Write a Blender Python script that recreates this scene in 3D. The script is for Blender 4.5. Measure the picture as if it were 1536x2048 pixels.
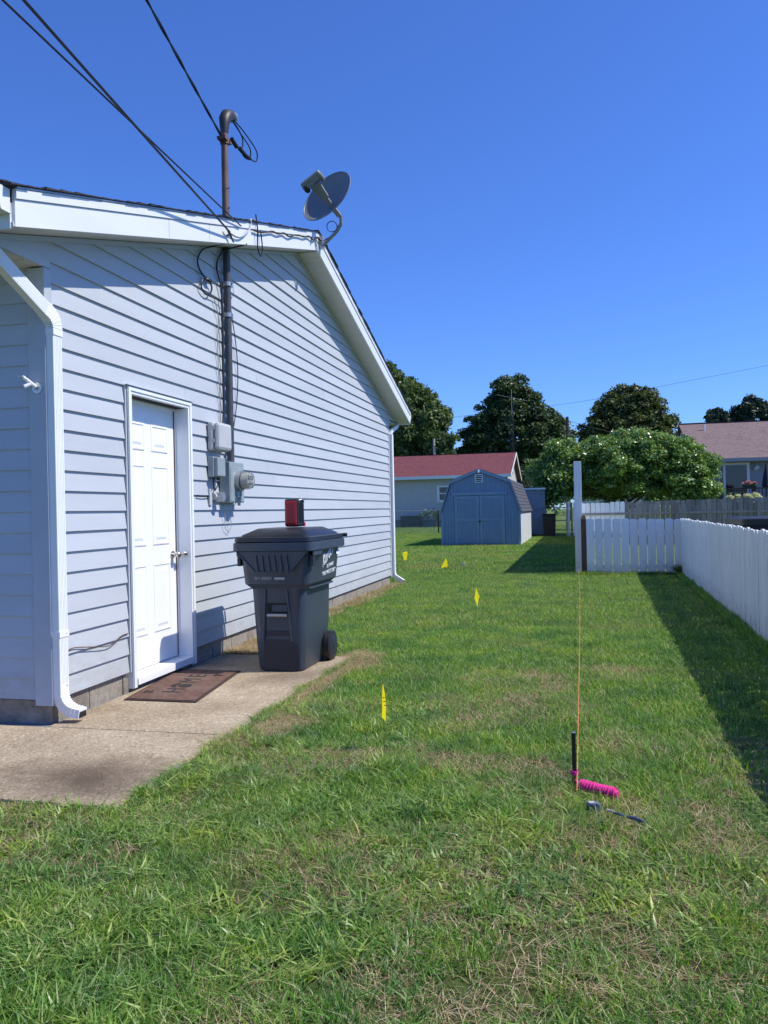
import bpy, bmesh, math, random
import numpy as np
from mathutils import Vector, Matrix

for _o in list(bpy.data.objects):
    bpy.data.objects.remove(_o, do_unlink=True)
SC = bpy.context.scene
COL = SC.collection
R = math.radians
rnd = random.Random(7)
nr = np.random.default_rng(11)

# ------------------------------------------------------------------ camera
YAW, PITCH, ROLL, EYE = 0.2328, -0.0014, 0.0207, 1.25
cd = bpy.data.cameras.new('camera')
cam = bpy.data.objects.new('camera', cd); COL.objects.link(cam)
Fw = Vector((-math.sin(YAW) * math.cos(PITCH), math.cos(YAW) * math.cos(PITCH), math.sin(PITCH)))
Rt = Vector((math.cos(YAW), math.sin(YAW), 0)); Up = Rt.cross(Fw)
cx = Rt * math.cos(ROLL) - Up * math.sin(ROLL)
cy = Rt * math.sin(ROLL) + Up * math.cos(ROLL)
M = Matrix.Identity(4)
for i in range(3):
    M[i][0] = cx[i]; M[i][1] = cy[i]; M[i][2] = -Fw[i]
M[0][3], M[1][3], M[2][3] = 0, 0, EYE
cam.matrix_world = M
cd.sensor_fit = 'VERTICAL'; cd.sensor_height = 36; cd.lens = 1620.3 / 2048 * 36
cd.clip_start = 0.05; cd.clip_end = 2000
SC.camera = cam
SC.render.resolution_x, SC.render.resolution_y = 768, 1024

# ------------------------------------------------------------------ world, sun, exposure
SUN_EL, SUN_AZ = R(52), R(84)          # azimuth measured from +Y towards +X
W = bpy.data.worlds.new('World'); SC.world = W; W.use_nodes = True
nt = W.node_tree; nt.nodes.clear()
wo = nt.nodes.new('ShaderNodeOutputWorld'); bg = nt.nodes.new('ShaderNodeBackground')
sky = nt.nodes.new('ShaderNodeTexSky'); sky.sky_type = 'NISHITA'; sky.sun_disc = False
sky.sun_elevation = SUN_EL; sky.sun_rotation = SUN_AZ
sky.altitude = 0; sky.air_density = 1.0; sky.dust_density = 0.15; sky.ozone_density = 4.0
bg.inputs['Strength'].default_value = 0.115
tint = nt.nodes.new('ShaderNodeVectorMath'); tint.operation = 'MULTIPLY'; tint.inputs[1].default_value = (.56, .86, 1.55)
nt.links.new(sky.outputs[0], tint.inputs[0]); nt.links.new(tint.outputs[0], bg.inputs['Color']); nt.links.new(bg.outputs[0], wo.inputs['Surface'])
sl = bpy.data.lights.new('sun', 'SUN'); sl.energy = 4.7; sl.angle = R(0.53); sl.color = (1.0, 0.955, 0.855)
so = bpy.data.objects.new('sun', sl); COL.objects.link(so)
sd = Vector((math.cos(SUN_EL) * math.sin(SUN_AZ), math.cos(SUN_EL) * math.cos(SUN_AZ), math.sin(SUN_EL)))
so.rotation_euler = sd.to_track_quat('Z', 'Y').to_euler(); so.location = sd * 60
SC.view_settings.view_transform = 'Standard'; SC.view_settings.look = 'None'
SC.view_settings.gamma = 1; SC.view_settings.exposure = 0.14; SC.view_settings.use_curve_mapping = False
SC.cycles.max_bounces = 7; SC.cycles.transparent_max_bounces = 12
SC.cycles.use_denoising = True

# ------------------------------------------------------------------ materials
def sRGB(r, g, b):
    f = lambda c: (c / 255 / 12.92) if c <= 10 else ((c / 255 + .055) / 1.055) ** 2.4
    return (f(r), f(g), f(b), 1)

class N:
    def __init__(s, name):
        s.m = bpy.data.materials.new(name); s.m.use_nodes = True
        s.t = s.m.node_tree; s.b = s.t.nodes['Principled BSDF']; s.out = s.t.nodes['Material Output']
    def n(s, ty, **k):
        x = s.t.nodes.new(ty)
        for a, v in k.items(): setattr(x, a, v)
        return x
    def l(s, a, b): s.t.links.new(a, b)
    def pos(s, scale=(1, 1, 1)):
        g = s.n('ShaderNodeNewGeometry'); v = s.n('ShaderNodeVectorMath', operation='MULTIPLY')
        s.l(g.outputs['Position'], v.inputs[0]); v.inputs[1].default_value = scale
        return v.outputs[0]
    def noise(s, scale, detail=4, rough=.55, vec=None, st=(1, 1, 1)):
        x = s.n('ShaderNodeTexNoise'); x.inputs['Scale'].default_value = scale
        x.inputs['Detail'].default_value = detail; x.inputs['Roughness'].default_value = rough
        s.l(vec or s.pos(st), x.inputs['Vector']); return x.outputs['Fac']
    def ramp(s, fac, stops):
        x = s.n('ShaderNodeValToRGB'); e = x.color_ramp.elements
        while len(e) < len(stops): e.new(.5)
        for i, (p, c) in enumerate(stops):
            e[i].position = p; e[i].color = c if len(c) == 4 else (*c, 1)
        s.l(fac, x.inputs[0]); return x.outputs[0]
    def mix(s, fac, a, b, mode='MIX'):
        x = s.n('ShaderNodeMix', data_type='RGBA', blend_type=mode)
        for sock, v in ((x.inputs[0], fac), (x.inputs[6], a), (x.inputs[7], b)):
            if isinstance(v, (int, float)): sock.default_value = v
            elif isinstance(v, tuple): sock.default_value = v if len(v) == 4 else (*v, 1)
            else: s.l(v, sock)
        return x.outputs[2]
    def bump(s, h, strength, dist=.01):
        x = s.n('ShaderNodeBump'); x.inputs['Strength'].default_value = strength; x.inputs['Distance'].default_value = dist
        s.l(h, x.inputs['Height']); s.l(x.outputs[0], s.b.inputs['Normal'])
    def island(s):
        return s.n('ShaderNodeNewGeometry').outputs['Random Per Island']
    def objrand(s):
        return s.n('ShaderNodeObjectInfo').outputs['Random']

def g1(v): return (v, v, v, 1)

def grime(k, o, top=.75):
    g = k.n('ShaderNodeNewGeometry'); sp = k.n('ShaderNodeSeparateXYZ'); k.l(g.outputs['Position'], sp.inputs[0])
    mr = k.n('ShaderNodeMapRange'); mr.inputs[1].default_value = .1; mr.inputs[2].default_value = top; mr.inputs[3].default_value = .34; mr.inputs[4].default_value = -.1; k.l(sp.outputs[2], mr.inputs[0])
    ad = k.n('ShaderNodeMath', operation='ADD'); k.l(k.noise(9, 8, .75, st=(1, .7, 1.6)), ad.inputs[0]); k.l(mr.outputs[0], ad.inputs[1])
    return k.mix(k.ramp(ad.outputs[0], [(.66, g1(0)), (.95, g1(.38))]), o, (.27, .25, .21, 1))

def pm(name, col, rough=.55, var=.12, vs=6, st=(1, 1, 1), bump=.15, bs=60, bst=(1, 1, 1), dist=.002, metal=0, spec=.5, dirt=None, dth=.62, objvar=0.0, splash=0):
    k = N(name); c = col if len(col) == 4 else (*col, 1)
    lo = tuple(x * (1 - var) for x in c[:3]) + (1,); hi = tuple(min(1, x * (1 + var)) for x in c[:3]) + (1,)
    o = k.ramp(k.noise(vs, 5, .6, st=st), [(.3, lo), (.7, hi)])
    if dirt:
        f = k.ramp(k.noise(3.1, 8, .7, st=st), [(dth, g1(0)), (dth + .14, g1(.55))])
        o = k.mix(f, o, dirt)
    if splash: o = grime(k, o, splash)
    if objvar:
        f = k.ramp(k.objrand(), [(0, g1(1 - objvar)), (1, g1(1))])
        o = k.mix(1.0, o, f, 'MULTIPLY')
    k.l(o, k.b.inputs['Base Color'])
    k.b.inputs['Roughness'].default_value = rough; k.b.inputs['Metallic'].default_value = metal
    k.b.inputs['Specular IOR Level'].default_value = spec
    if bump: k.bump(k.noise(bs, 4, .6, st=bst), bump, dist)
    return k.m

def leafmat(name, stops, trans=.35, rough=.5, patch=None, pscale=.6, spec=.35, tone=0):
    k = N(name)
    c = k.ramp(k.island(), stops)
    if tone:
        c = k.mix(1.0, c, k.ramp(k.noise(tone, 3, .6), [(.32, (.50, .68, .72, 1)), (.5, (.95, .98, .9, 1)), (.68, (1.28, 1.15, .72, 1))]), 'MULTIPLY')
    if patch: c = k.mix(k.ramp(k.noise(pscale, 4, .6), patch[1]), c, patch[0])
    k.l(c, k.b.inputs['Base Color']); k.b.inputs['Roughness'].default_value = rough
    k.b.inputs['Specular IOR Level'].default_value = spec
    tr = k.n('ShaderNodeBsdfTranslucent'); mx = k.n('ShaderNodeMixShader'); mx.inputs[0].default_value = trans
    c2 = k.mix(1.0, c, (1.15, 1.1, .55, 1), 'MULTIPLY')
    k.l(c2, tr.inputs['Color']); k.l(k.b.outputs[0], mx.inputs[1]); k.l(tr.outputs[0], mx.inputs[2])
    k.l(mx.outputs[0], k.out.inputs['Surface'])
    return k.m

MT = {}
MT['siding'] = pm('siding_paint', (.485, .51, .54), .5, .05, 3, (1, .3, 2), .35, 26, (1, 1, 14), .0022, dirt=(.30, .28, .24, 1), dth=.70, objvar=.06, splash=.8)
MT['siding_front'] = pm('siding_paint_front', (.47, .51, .57), .5, .05, 3, (.3, 1, 2), .35, 26, (1, 1, 14), .0022, dirt=(.30, .28, .24, 1), dth=.68, objvar=.05, splash=.8)
MT['white_trim'] = pm('white_trim', (.80, .815, .82), .42, .04, 4, bump=.08, bs=30, dirt=(.42, .40, .36, 1), dth=.70)
MT['door'] = pm('door_paint', (.86, .87, .88), .38, .02, 3, bump=.06, bs=20, dirt=(.55, .52, .48, 1), dth=.74)
MT['fascia'] = pm('aluminium_fascia', (.74, .75, .77), .35, .04, 2, (1, .4, 3), .08, 20, dirt=(.4, .38, .34, 1), dth=.68)
MT['soffit'] = pm('soffit_vinyl', (.62, .60, .56), .5, .05, 5, bump=.05)
MT['corner'] = pm('corner_board', (.45, .48, .53), .5, .05, 4, bump=.1)
MT['shingle_dark'] = pm('dark_shingle', (.035, .036, .042), .9, .5, 40, bump=.8, bs=300, dist=.003)
MT['block'] = pm('concrete_block', (.30, .265, .22), .92, .25, 30, bump=.9, bs=140, dist=.006, dirt=(.12, .10, .08, 1), dth=.5)
MT['black'] = pm('black_rubber', (.012, .012, .014), .5, .2, 8)
MT['dark_void'] = pm('dark_interior', (.01, .01, .01), .8, 0, 5, bump=0)  # near-black fill; also painted shade inside pockets and openings
MT['steel'] = pm('galvanised_steel', (.42, .44, .45), .42, .15, 12, metal=.75, bump=.1)
MT['satin'] = pm('satin_nickel', (.55, .53, .5), .28, .05, 9, metal=1, bump=0)
MT['graybox'] = pm('grey_plastic_cover', (.47, .48, .49), .5, .06, 6)
MT['meterbox'] = pm('painted_meter_steel', (.27, .32, .33), .45, .12, 10, dirt=(.25, .17, .1, 1), dth=.66)
MT['conduit'] = pm('weathered_conduit', (.055, .062, .075), .5, .3, 10, bump=.2)
MT['conduit_rust'] = pm('rusty_brown_conduit', (.16, .085, .065), .6, .3, 9, bump=.3, dirt=(.07, .04, .03, 1), dth=.5)
MT['darkmetal'] = pm('dark_fitting', (.05, .047, .045), .5, .4, 20, metal=.4)
MT['cable'] = pm('black_cable', (.012, .013, .017), .45, .2, 9, bump=0)
MT['dish'] = pm('grey_dish_paint', (.19, .20, .205), .45, .05, 7, bump=.05)
MT['dish_dark'] = pm('dish_arm_grey', (.21, .23, .225), .5, .08, 12)
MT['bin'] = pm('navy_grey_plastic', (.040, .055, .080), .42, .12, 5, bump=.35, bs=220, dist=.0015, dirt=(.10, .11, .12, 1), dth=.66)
MT['bin_dark'] = pm('dark_plastic_recess_shade', (.014, .020, .034), .5, .12, 5, bump=.3, bs=220, dist=.0015)  # dark plastic parts, and shade painted into the cart's front recess
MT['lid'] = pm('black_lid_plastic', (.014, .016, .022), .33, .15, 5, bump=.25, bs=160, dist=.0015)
MT['print_white'] = pm('white_print', (.8, .82, .84), .6, .03, 5, bump=0)
MT['print_grey'] = pm('pale_grey_print', (.35, .40, .44), .6, .03, 5, bump=0)
MT['print_black'] = pm('black_print', (.02, .018, .016), .9, .2, 60, bump=0)
MT['red'] = pm('red_plastic', (.33, .008, .02), .35, .05, 6)
MT['mat'] = pm('brown_doormat', (.15, .078, .056), .97, .35, 25, bump=1, bs=420, dist=.006, dirt=(.2, .14, .11, 1), dth=.5)
MT['mat_edge'] = pm('doormat_border', (.05, .026, .021), .9, .3, 30, bump=.6, bs=300, dist=.004)
MT['white_fence'] = pm('white_fence_paint', (.84, .85, .86), .6, .05, 5, (4, 4, .8), .45, 24, (5, 5, 1), .003, dirt=(.5, .5, .5, 1), dth=.68, objvar=.10, splash=.5)
MT['gray_wood'] = pm('weathered_grey_wood', (.29, .265, .24), .85, .25, 5, (6, 6, .7), .6, 24, (6, 6, 1), .004, dirt=(.06, .055, .05, 1), dth=.6, objvar=.4)
MT['brown_wood'] = pm('brown_wood_post', (.10, .055, .035), .8, .3, 6, (4, 4, .7), .5, 24, (6, 6, 1), .004)
MT['shed'] = pm('blue_grey_shed_paint', (.205, .28, .39), .6, .07, 4, (2, 2, .6), .2, 30)
MT['shed_trim'] = pm('shed_trim_paint', (.235, .31, .41), .6, .05, 4)
MT['shed_side'] = pm('pale_shed_side', (.55, .58, .60), .6, .05, 4)
MT['grey_shed'] = pm('grey_lean_to', (.22, .25, .31), .6, .06, 4)
MT['tan_siding'] = pm('tan_grey_siding', (.52, .49, .46), .6, .05, 4)
MT['grey_siding'] = pm('grey_siding', (.31, .315, .33), .6, .05, 4)
MT['glass'] = pm('dark_window_glass', (.012, .016, .022), .08, .2, 2, bump=0, spec=.8)
MT['found'] = pm('foundation_grey', (.2, .2, .21), .85, .15, 6)
MT['yellow'] = leafmat('yellow_flag_vinyl', [(0, (.92, .84, .02, 1)), (1, (.92, .84, .02, 1))], .45, .35)
MT['wire'] = pm('thin_steel_wire', (.15, .14, .12), .5, .1, 9, metal=.5, bump=0)
MT['pink'] = pm('neon_pink_twine', (.85, .035, .32), .75, .2, 90, bump=.9, bs=500, dist=.004)
MT['orange'] = pm('orange_mason_line', (.80, .25, .07), .7, .1, 50, bump=0)
MT['blue'] = pm('blue_plastic', (.03, .08, .42), .5, .1, 5)
MT['bluetool'] = pm('blue_grey_tool', (.06, .085, .15), .5, .3, 40)
MT['whiteplastic'] = pm('white_plastic', (.72, .73, .74), .4, .04, 5)
MT['bark'] = pm('grey_bark', (.09, .075, .06), .95, .3, 12, (1, 1, .3), 1, 30, (1, 1, .3), .03)
MT['polewood'] = pm('utility_pole_wood', (.06, .05, .042), .9, .2, 6)
MT['palepole'] = pm('pale_pole', (.42, .40, .36), .7, .1, 6)
MT['umbrella'] = pm('dark_umbrella_cloth', (.012, .014, .03), .8, .1, 5)
MT['flower_white'] = leafmat('cream_hydrangea', [(0, (.62, .62, .38, 1)), (1, (.75, .76, .58, 1))], .3)
MT['flower_pink'] = leafmat('pink_flower', [(0, (.6, .15, .2, 1)), (1, (.75, .5, .5, 1))], .3)
MT['railing'] = pm('brown_railing', (.075, .04, .032), .6, .2, 6)

def roofmat(name, a, b, c):
    k = N(name)
    v = k.n('ShaderNodeTexBrick')
    v.inputs['Scale'].default_value = 1; v.inputs['Brick Width'].default_value = .32; v.inputs['Row Height'].default_value = .15
    v.inputs['Mortar Size'].default_value = .0; v.inputs['Color1'].default_value = a; v.inputs['Color2'].default_value = b
    tc = k.pos(); sp = k.n('ShaderNodeSeparateXYZ'); k.l(tc, sp.inputs[0]); cb = k.n('ShaderNodeCombineXYZ')
    k.l(sp.outputs[0], cb.inputs[0]); k.l(sp.outputs[1], cb.inputs[1]); k.l(cb.outputs[0], v.inputs['Vector'])
    f = k.ramp(k.noise(9, 5, .7), [(.35, g1(0)), (.7, g1(.8))])
    k.l(k.mix(f, v.outputs['Color'], c), k.b.inputs['Base Color']); k.b.inputs['Roughness'].default_value = .95
    k.b.inputs['Specular IOR Level'].default_value = .2
    k.bump(k.noise(60, 4, .7), .6, .02)
    return k.m
MT['red_roof'] = roofmat('red_shingles', (.18, .040, .048, 1), (.10, .026, .034, 1), (.21, .095, .095, 1))
MT['brown_roof'] = roofmat('brown_shingles', (.20, .135, .125, 1), (.13, .09, .085, 1), (.30, .23, .215, 1))
MT['shed_roof'] = roofmat('charcoal_shingles', (.085, .088, .105, 1), (.07, .072, .088, 1), (.11, .115, .13, 1))

def concrete():
    k = N('exposed_aggregate_concrete')
    base = k.ramp(k.noise(1.6, 6, .65), [(.28, (.24, .185, .12, 1)), (.5, (.36, .295, .205, 1)), (.75, (.46, .39, .285, 1))])
    vo = k.n('ShaderNodeTexVoronoi'); vo.inputs['Scale'].default_value = 70; k.l(k.pos(), vo.inputs['Vector'])
    peb = k.ramp(vo.outputs['Color'], [(0, (.55, .48, .42, 1)), (.35, (.95, .9, .85, 1)), (.75, (1.12, 1.08, 1.04, 1)), (.92, (1.5, 1.45, 1.4, 1)), (1, (1.8, 1.8, 1.8, 1))])
    c = k.mix(.8, base, peb, 'MULTIPLY')
    # dark brown damp stain, a patch of its own
    sp = k.pos(); d = k.n('ShaderNodeVectorMath', operation='DISTANCE'); mp = k.n('ShaderNodeVectorMath', operation='MULTIPLY')
    k.l(sp, mp.inputs[0]); mp.inputs[1].default_value = (1, 1.5, 0); k.l(mp.outputs[0], d.inputs[0]); d.inputs[1].default_value = (-2.25, 3.38 * 1.5, 0)
    nn = k.n('ShaderNodeMath', operation='MULTIPLY_ADD'); k.l(k.noise(5, 6, .7), nn.inputs[0]); nn.inputs[1].default_value = .75; k.l(d.outputs['Value'], nn.inputs[2])
    f = k.ramp(nn.outputs[0], [(.42, g1(.85)), (1.0, g1(0))])
    c = k.mix(f, c, (.075, .048, .03, 1))
    d2 = k.n('ShaderNodeVectorMath', operation='DISTANCE'); k.l(mp.outputs[0], d2.inputs[0]); d2.inputs[1].default_value = (-2.15, 5.75 * 1.5, 0)
    n2 = k.n('ShaderNodeMath', operation='MULTIPLY_ADD'); k.l(k.noise(4, 6, .7), n2.inputs[0]); n2.inputs[1].default_value = .8; k.l(d2.outputs['Value'], n2.inputs[2])
    c = k.mix(k.ramp(n2.outputs[0], [(.4, g1(.5)), (1, g1(0))]), c, (.11, .08, .06, 1))
    k.l(c, k.b.inputs['Base Color']); k.b.inputs['Roughness'].default_value = .9
    k.bump(vo.outputs['Distance'], .55, .006)
    return k.m
MT['concrete'] = concrete()

def groundmat():
    k = N('lawn_soil_and_thatch')
    a = k.ramp(k.noise(70, 6, .75), [(.3, (.05, .06, .022, 1)), (.52, (.10, .14, .04, 1)), (.68, (.19, .21, .08, 1)), (.85, (.32, .28, .16, 1))])
    far = k.ramp(k.noise(30, 8, .85), [(.3, (.07, .11, .028, 1)), (.5, (.13, .20, .045, 1)), (.66, (.20, .26, .07, 1)), (.8, (.30, .31, .13, 1))])
    g = k.n('ShaderNodeNewGeometry'); sp = k.n('ShaderNodeSeparateXYZ'); k.l(g.outputs['Position'], sp.inputs[0])
    mr = k.n('ShaderNodeMapRange'); mr.inputs[1].default_value = 12; mr.inputs[2].default_value = 24; k.l(sp.outputs[1], mr.inputs[0])
    c = k.mix(mr.outputs[0], a, far)
    dry = k.ramp(k.noise(.55, 6, .65), [(.5, g1(0)), (.68, g1(.55))])
    c = k.mix(dry, c, (.20, .165, .075, 1))
    # bare yellow-brown strip in front of the blue shed
    k.l(c, k.b.inputs['Base Color']); k.b.inputs['Roughness'].default_value = 1; k.b.inputs['Specular IOR Level'].default_value = .1
    k.bump(k.noise(120, 6, .8), .8, .02)
    return k.m
MT['ground'] = groundmat()

GR = [(0, (.06, .15, .03, 1)), (.25, (.125, .28, .045, 1)), (.55, (.20, .40, .065, 1)), (.78, (.30, .50, .11, 1)), (.88, (.42, .56, .23, 1)), (.96, (.56, .54, .34, 1)), (1, (.68, .64, .48, 1))]
MT['grass'] = leafmat('grass_blades', GR, .48, .5, patch=((.40, .40, .18, 1), [(.54, g1(0)), (.72, g1(.45))]), pscale=.9, spec=.45, tone=2.2)
MT['grass_far'] = leafmat('grass_far', GR, .48, .55, patch=((.40, .38, .17, 1), [(.46, g1(0)), (.64, g1(.55))]), pscale=.45, spec=.25, tone=1.1)
MT['weed'] = leafmat('crabgrass', [(0, (.16, .28, .06, 1)), (.6, (.30, .44, .11, 1)), (1, (.50, .60, .24, 1))], .45, .38, spec=.5, tone=3.0)
MT['straw'] = leafmat('dry_straw', [(0, (.28, .19, .11, 1)), (.5, (.46, .34, .20, 1)), (1, (.68, .56, .38, 1))], .25, .7)
MT['leaf_dark'] = leafmat('dark_maple_leaves', [(0, (.026, .052, .018, 1)), (.5, (.055, .10, .032, 1)), (1, (.12, .175, .06, 1))], .22, .5)
MT['leaf_mid'] = leafmat('mid_green_leaves', [(0, (.05, .095, .028, 1)), (.6, (.10, .165, .045, 1)), (1, (.19, .25, .075, 1))], .28, .5)
MT['leaf_brown'] = leafmat('olive_leaves', [(0, (.035, .06, .018, 1)), (.5, (.075, .115, .03, 1)), (1, (.17, .18, .055, 1))], .25, .5)
MT['leaf_blue'] = leafmat('blue_green_needles', [(0, (.02, .045, .03, 1)), (1, (.05, .085, .05, 1))], .2, .5)
MT['leaf_bright'] = leafmat('broad_glossy_leaves', [(0, (.07, .15, .03, 1)), (.45, (.14, .27, .05, 1)), (.8, (.25, .39, .10, 1)), (1, (.48, .58, .28, 1))], .38, .3, spec=.8)

# ------------------------------------------------------------------ object helpers
def tag(o, label=None, cat=None, group=None, kind=None):
    if label: o['label'] = label
    if cat: o['category'] = cat
    if group: o['group'] = group
    if kind: o['kind'] = kind
    return o

def empty(name, loc, label=None, cat=None, group=None, kind=None, rz=0):
    o = bpy.data.objects.new(name, None); COL.objects.link(o); o.location = loc; o.rotation_euler = (0, 0, rz)
    o.empty_display_size = .1
    bpy.context.view_layer.update()
    return tag(o, label, cat, group, kind)

def kids(o): return [c for c in bpy.data.objects if c.parent == o]

class MB:
    """collects shapes in world coordinates, links them as one mesh object"""
    def __init__(s): s.v = []; s.f = []
    def add(s, vs, fs):
        b = len(s.v); s.v += [tuple(v) for v in vs]; s.f += [tuple(b + i for i in f) for f in fs]; return s
    def box(s, x0, x1, y0, y1, z0, z1):
        v = [(x, y, z) for z in (z0, z1) for y in (y0, y1) for x in (x0, x1)]
        return s.add(v, [(0, 2, 3, 1), (4, 5, 7, 6), (0, 1, 5, 4), (2, 6, 7, 3), (0, 4, 6, 2), (1, 3, 7, 5)])
    def obox(s, c, ax, ay, az):
        c, ax, ay, az = map(Vector, (c, ax, ay, az))
        v = [c + ax * i + ay * j + az * k for k in (-1, 1) for j in (-1, 1) for i in (-1, 1)]
        return s.add(v, [(0, 2, 3, 1), (4, 5, 7, 6), (0, 1, 5, 4), (2, 6, 7, 3), (0, 4, 6, 2), (1, 3, 7, 5)])
    def prism(s, poly, off):
        """poly: 3-d points of one face, extruded by vector off"""
        n = len(poly); a = [Vector(p) for p in poly]; o = Vector(off); b = [p + o for p in a]
        f = [tuple(range(n))[::-1], tuple(range(n, 2 * n))] + [(i, (i + 1) % n, n + (i + 1) % n, n + i) for i in range(n)]
        return s.add(a + b, f)
    def loft(s, rings, cap=True, close=True):
        n = len(rings[0]); v = [p for r in rings for p in r]; f = []
        for k in range(len(rings) - 1):
            for i in range(n if close else n - 1):
                j = (i + 1) % n; f.append((k * n + i, k * n + j, (k + 1) * n + j, (k + 1) * n + i))
        if cap: f += [tuple(range(n))[::-1], tuple(range((len(rings) - 1) * n, len(rings) * n))]
        return s.add(v, f)
    def tube(s, pts, r, n=8, cap=True):
        pts = [Vector(p) for p in pts]; rr = r if isinstance(r, (list, tuple)) else [r] * len(pts)
        rings = []; up = None
        for i, p in enumerate(pts):
            d = (pts[min(i + 1, len(pts) - 1)] - pts[max(i - 1, 0)]).normalized()
            if up is None:
                up = Vector((0, 0, 1)) if abs(d.z) < .9 else Vector((1, 0, 0))
            a = d.cross(up)
            if a.length < 1e-4: a = d.cross(Vector((0, 1, 0)))
            a.normalize(); b = a.cross(d).normalized(); up = b
            rings.append([p + (a * math.cos(t) + b * math.sin(t)) * rr[i] for t in [2 * math.pi * k / n for k in range(n)]])
        return s.loft(rings, cap)
    def rtube(s, pts, a, b, ax=(0, 1, 0)):
        """rectangular pipe; a half size along ax, b half size across"""
        pts = [Vector(p) for p in pts]; A = Vector(ax).normalized(); rings = []
        for i, p in enumerate(pts):
            d = (pts[min(i + 1, len(pts) - 1)] - pts[max(i - 1, 0)]).normalized()
            Bv = d.cross(A).normalized()
            rings.append([p + A * a + Bv * b, p - A * a + Bv * b, p - A * a - Bv * b, p + A * a - Bv * b])
        return s.loft(rings)
    def cyl(s, p0, p1, r, n=16, r1=None):
        return s.tube([p0, p1], [r, r if r1 is None else r1], n)
    def ellipsoid(s, c, rx, ry, rz, n=12, m=8):
        rings = []
        for k in range(1, m):
            t = math.pi * k / m
            rings.append([(c[0] + rx * math.sin(t) * math.cos(2 * math.pi * i / n), c[1] + ry * math.sin(t) * math.sin(2 * math.pi * i / n), c[2] - rz * math.cos(t)) for i in range(n)])
        return s.loft(rings)
    def build(s, name, mat, parent=None, smooth=False, bevel=0, kind=None, label=None):
        me = bpy.data.meshes.new(name); me.from_pydata(s.v, [], s.f); me.validate(); me.update()
        bm = bmesh.new(); bm.from_mesh(me); bmesh.ops.recalc_face_normals(bm, faces=bm.faces); bm.to_mesh(me); bm.free()
        mats = mat if isinstance(mat, (list, tuple)) else [mat]
        for m in mats: me.materials.append(MT[m] if isinstance(m, str) else m)
        if smooth:
            me.polygons.foreach_set('use_smooth', [True] * len(me.polygons))
            try: me.set_sharp_from_angle(angle=R(35))
            except Exception: pass
        o = bpy.data.objects.new(name, me); COL.objects.link(o)
        if parent is not None: attach(o, parent)
        if bevel:
            b = o.modifiers.new('bevel', 'BEVEL'); b.width = bevel; b.segments = 2; b.limit_method = 'ANGLE'; b.angle_limit = R(40)
        if kind: o['kind'] = kind
        if label: o['label'] = label
        return o

def world_mat(o):
    m = o.matrix_basis.copy()
    p = o.parent; q = o
    while p is not None:
        m = p.matrix_basis @ q.matrix_parent_inverse @ m if False else p.matrix_basis @ m
        q = p; p = p.parent
    return m
def attach(o, parent):
    """parent o, whose mesh was given in world coordinates, keeping it in place"""
    inv = world_mat(parent).inverted()
    o.parent = parent
    o.matrix_basis = inv @ o.matrix_basis

def box(name, mat, parent, x0, x1, y0, y1, z0, z1, bevel=0, **k):
    return MB().box(x0, x1, y0, y1, z0, z1).build(name, mat, parent, bevel=bevel, **k)

def text(name, body, mat, parent, loc, xdir, ydir, size, extrude=.0008, shear=0, align='LEFT', squeeze=1.0):
    cu = bpy.data.curves.new(name, 'FONT'); cu.body = body; cu.size = size; cu.extrude = extrude; cu.shear = shear; cu.align_x = align
    cu.materials.append(MT[mat])
    o = bpy.data.objects.new(name, cu); COL.objects.link(o)
    x = Vector(xdir).normalized(); y = Vector(ydir).normalized(); z = x.cross(y)
    m = Matrix.Identity(4)
    for i in range(3): m[i][0] = x[i] * squeeze; m[i][1] = y[i]; m[i][2] = z[i]; m[i][3] = loc[i]
    bpy.context.view_layer.update()
    me = bpy.data.meshes.new_from_object(o.evaluated_get(bpy.context.evaluated_depsgraph_get()))
    if not me.materials: me.materials.append(MT[mat])
    bpy.data.objects.remove(o, do_unlink=True)
    o = bpy.data.objects.new(name, me); COL.objects.link(o); me.transform(m)
    attach(o, parent)
    return o

def npmesh(name, verts, faces_flat, nper, mat, kind=None, parent=None, smooth=False):
    me = bpy.data.meshes.new(name); nv = len(verts); nf = len(faces_flat) // nper
    me.vertices.add(nv); me.vertices.foreach_set('co', verts.astype(np.float32).ravel())
    me.loops.add(len(faces_flat)); me.loops.foreach_set('vertex_index', faces_flat.astype(np.int32))
    me.polygons.add(nf); me.polygons.foreach_set('loop_start', np.arange(0, nf * nper, nper, dtype=np.int32))
    me.update(calc_edges=True); me.validate()
    me.materials.append(MT[mat])
    o = bpy.data.objects.new(name, me); COL.objects.link(o)
    if kind: o['kind'] = kind
    if parent is not None: attach(o, parent)
    return o

# ================================================================== GROUND
D = 3.09            # gable wall plane is X = -D
Y0, Y1 = 4.276, 13.458
YR, ZR, SL = 8.88, 4.253, 0.284
XF = -2.822         # outer face of the rake fascia
def rake(y): return ZR - SL * abs(y - YR)

gx = np.unique(np.concatenate([np.linspace(-400, -30, 8), np.linspace(-30, 30, 61), np.linspace(30, 400, 8)]))
gy = np.unique(np.concatenate([np.linspace(-60, 0, 6), np.linspace(0, 60, 61), np.linspace(60, 600, 10)]))
GX, GY = np.meshgrid(gx, gy)
GZ = np.zeros_like(GX) - .004
gv = np.stack([GX, GY, GZ], -1).reshape(-1, 3); nx, ny = len(gx), len(gy)
ii = (np.arange(ny - 1)[:, None] * nx + np.arange(nx - 1)[None]).ravel()
gf = np.stack([ii, ii + 1, ii + nx + 1, ii + nx], -1).ravel()
npmesh('lawn', gv, gf, 4, 'ground', kind='structure')

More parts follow.
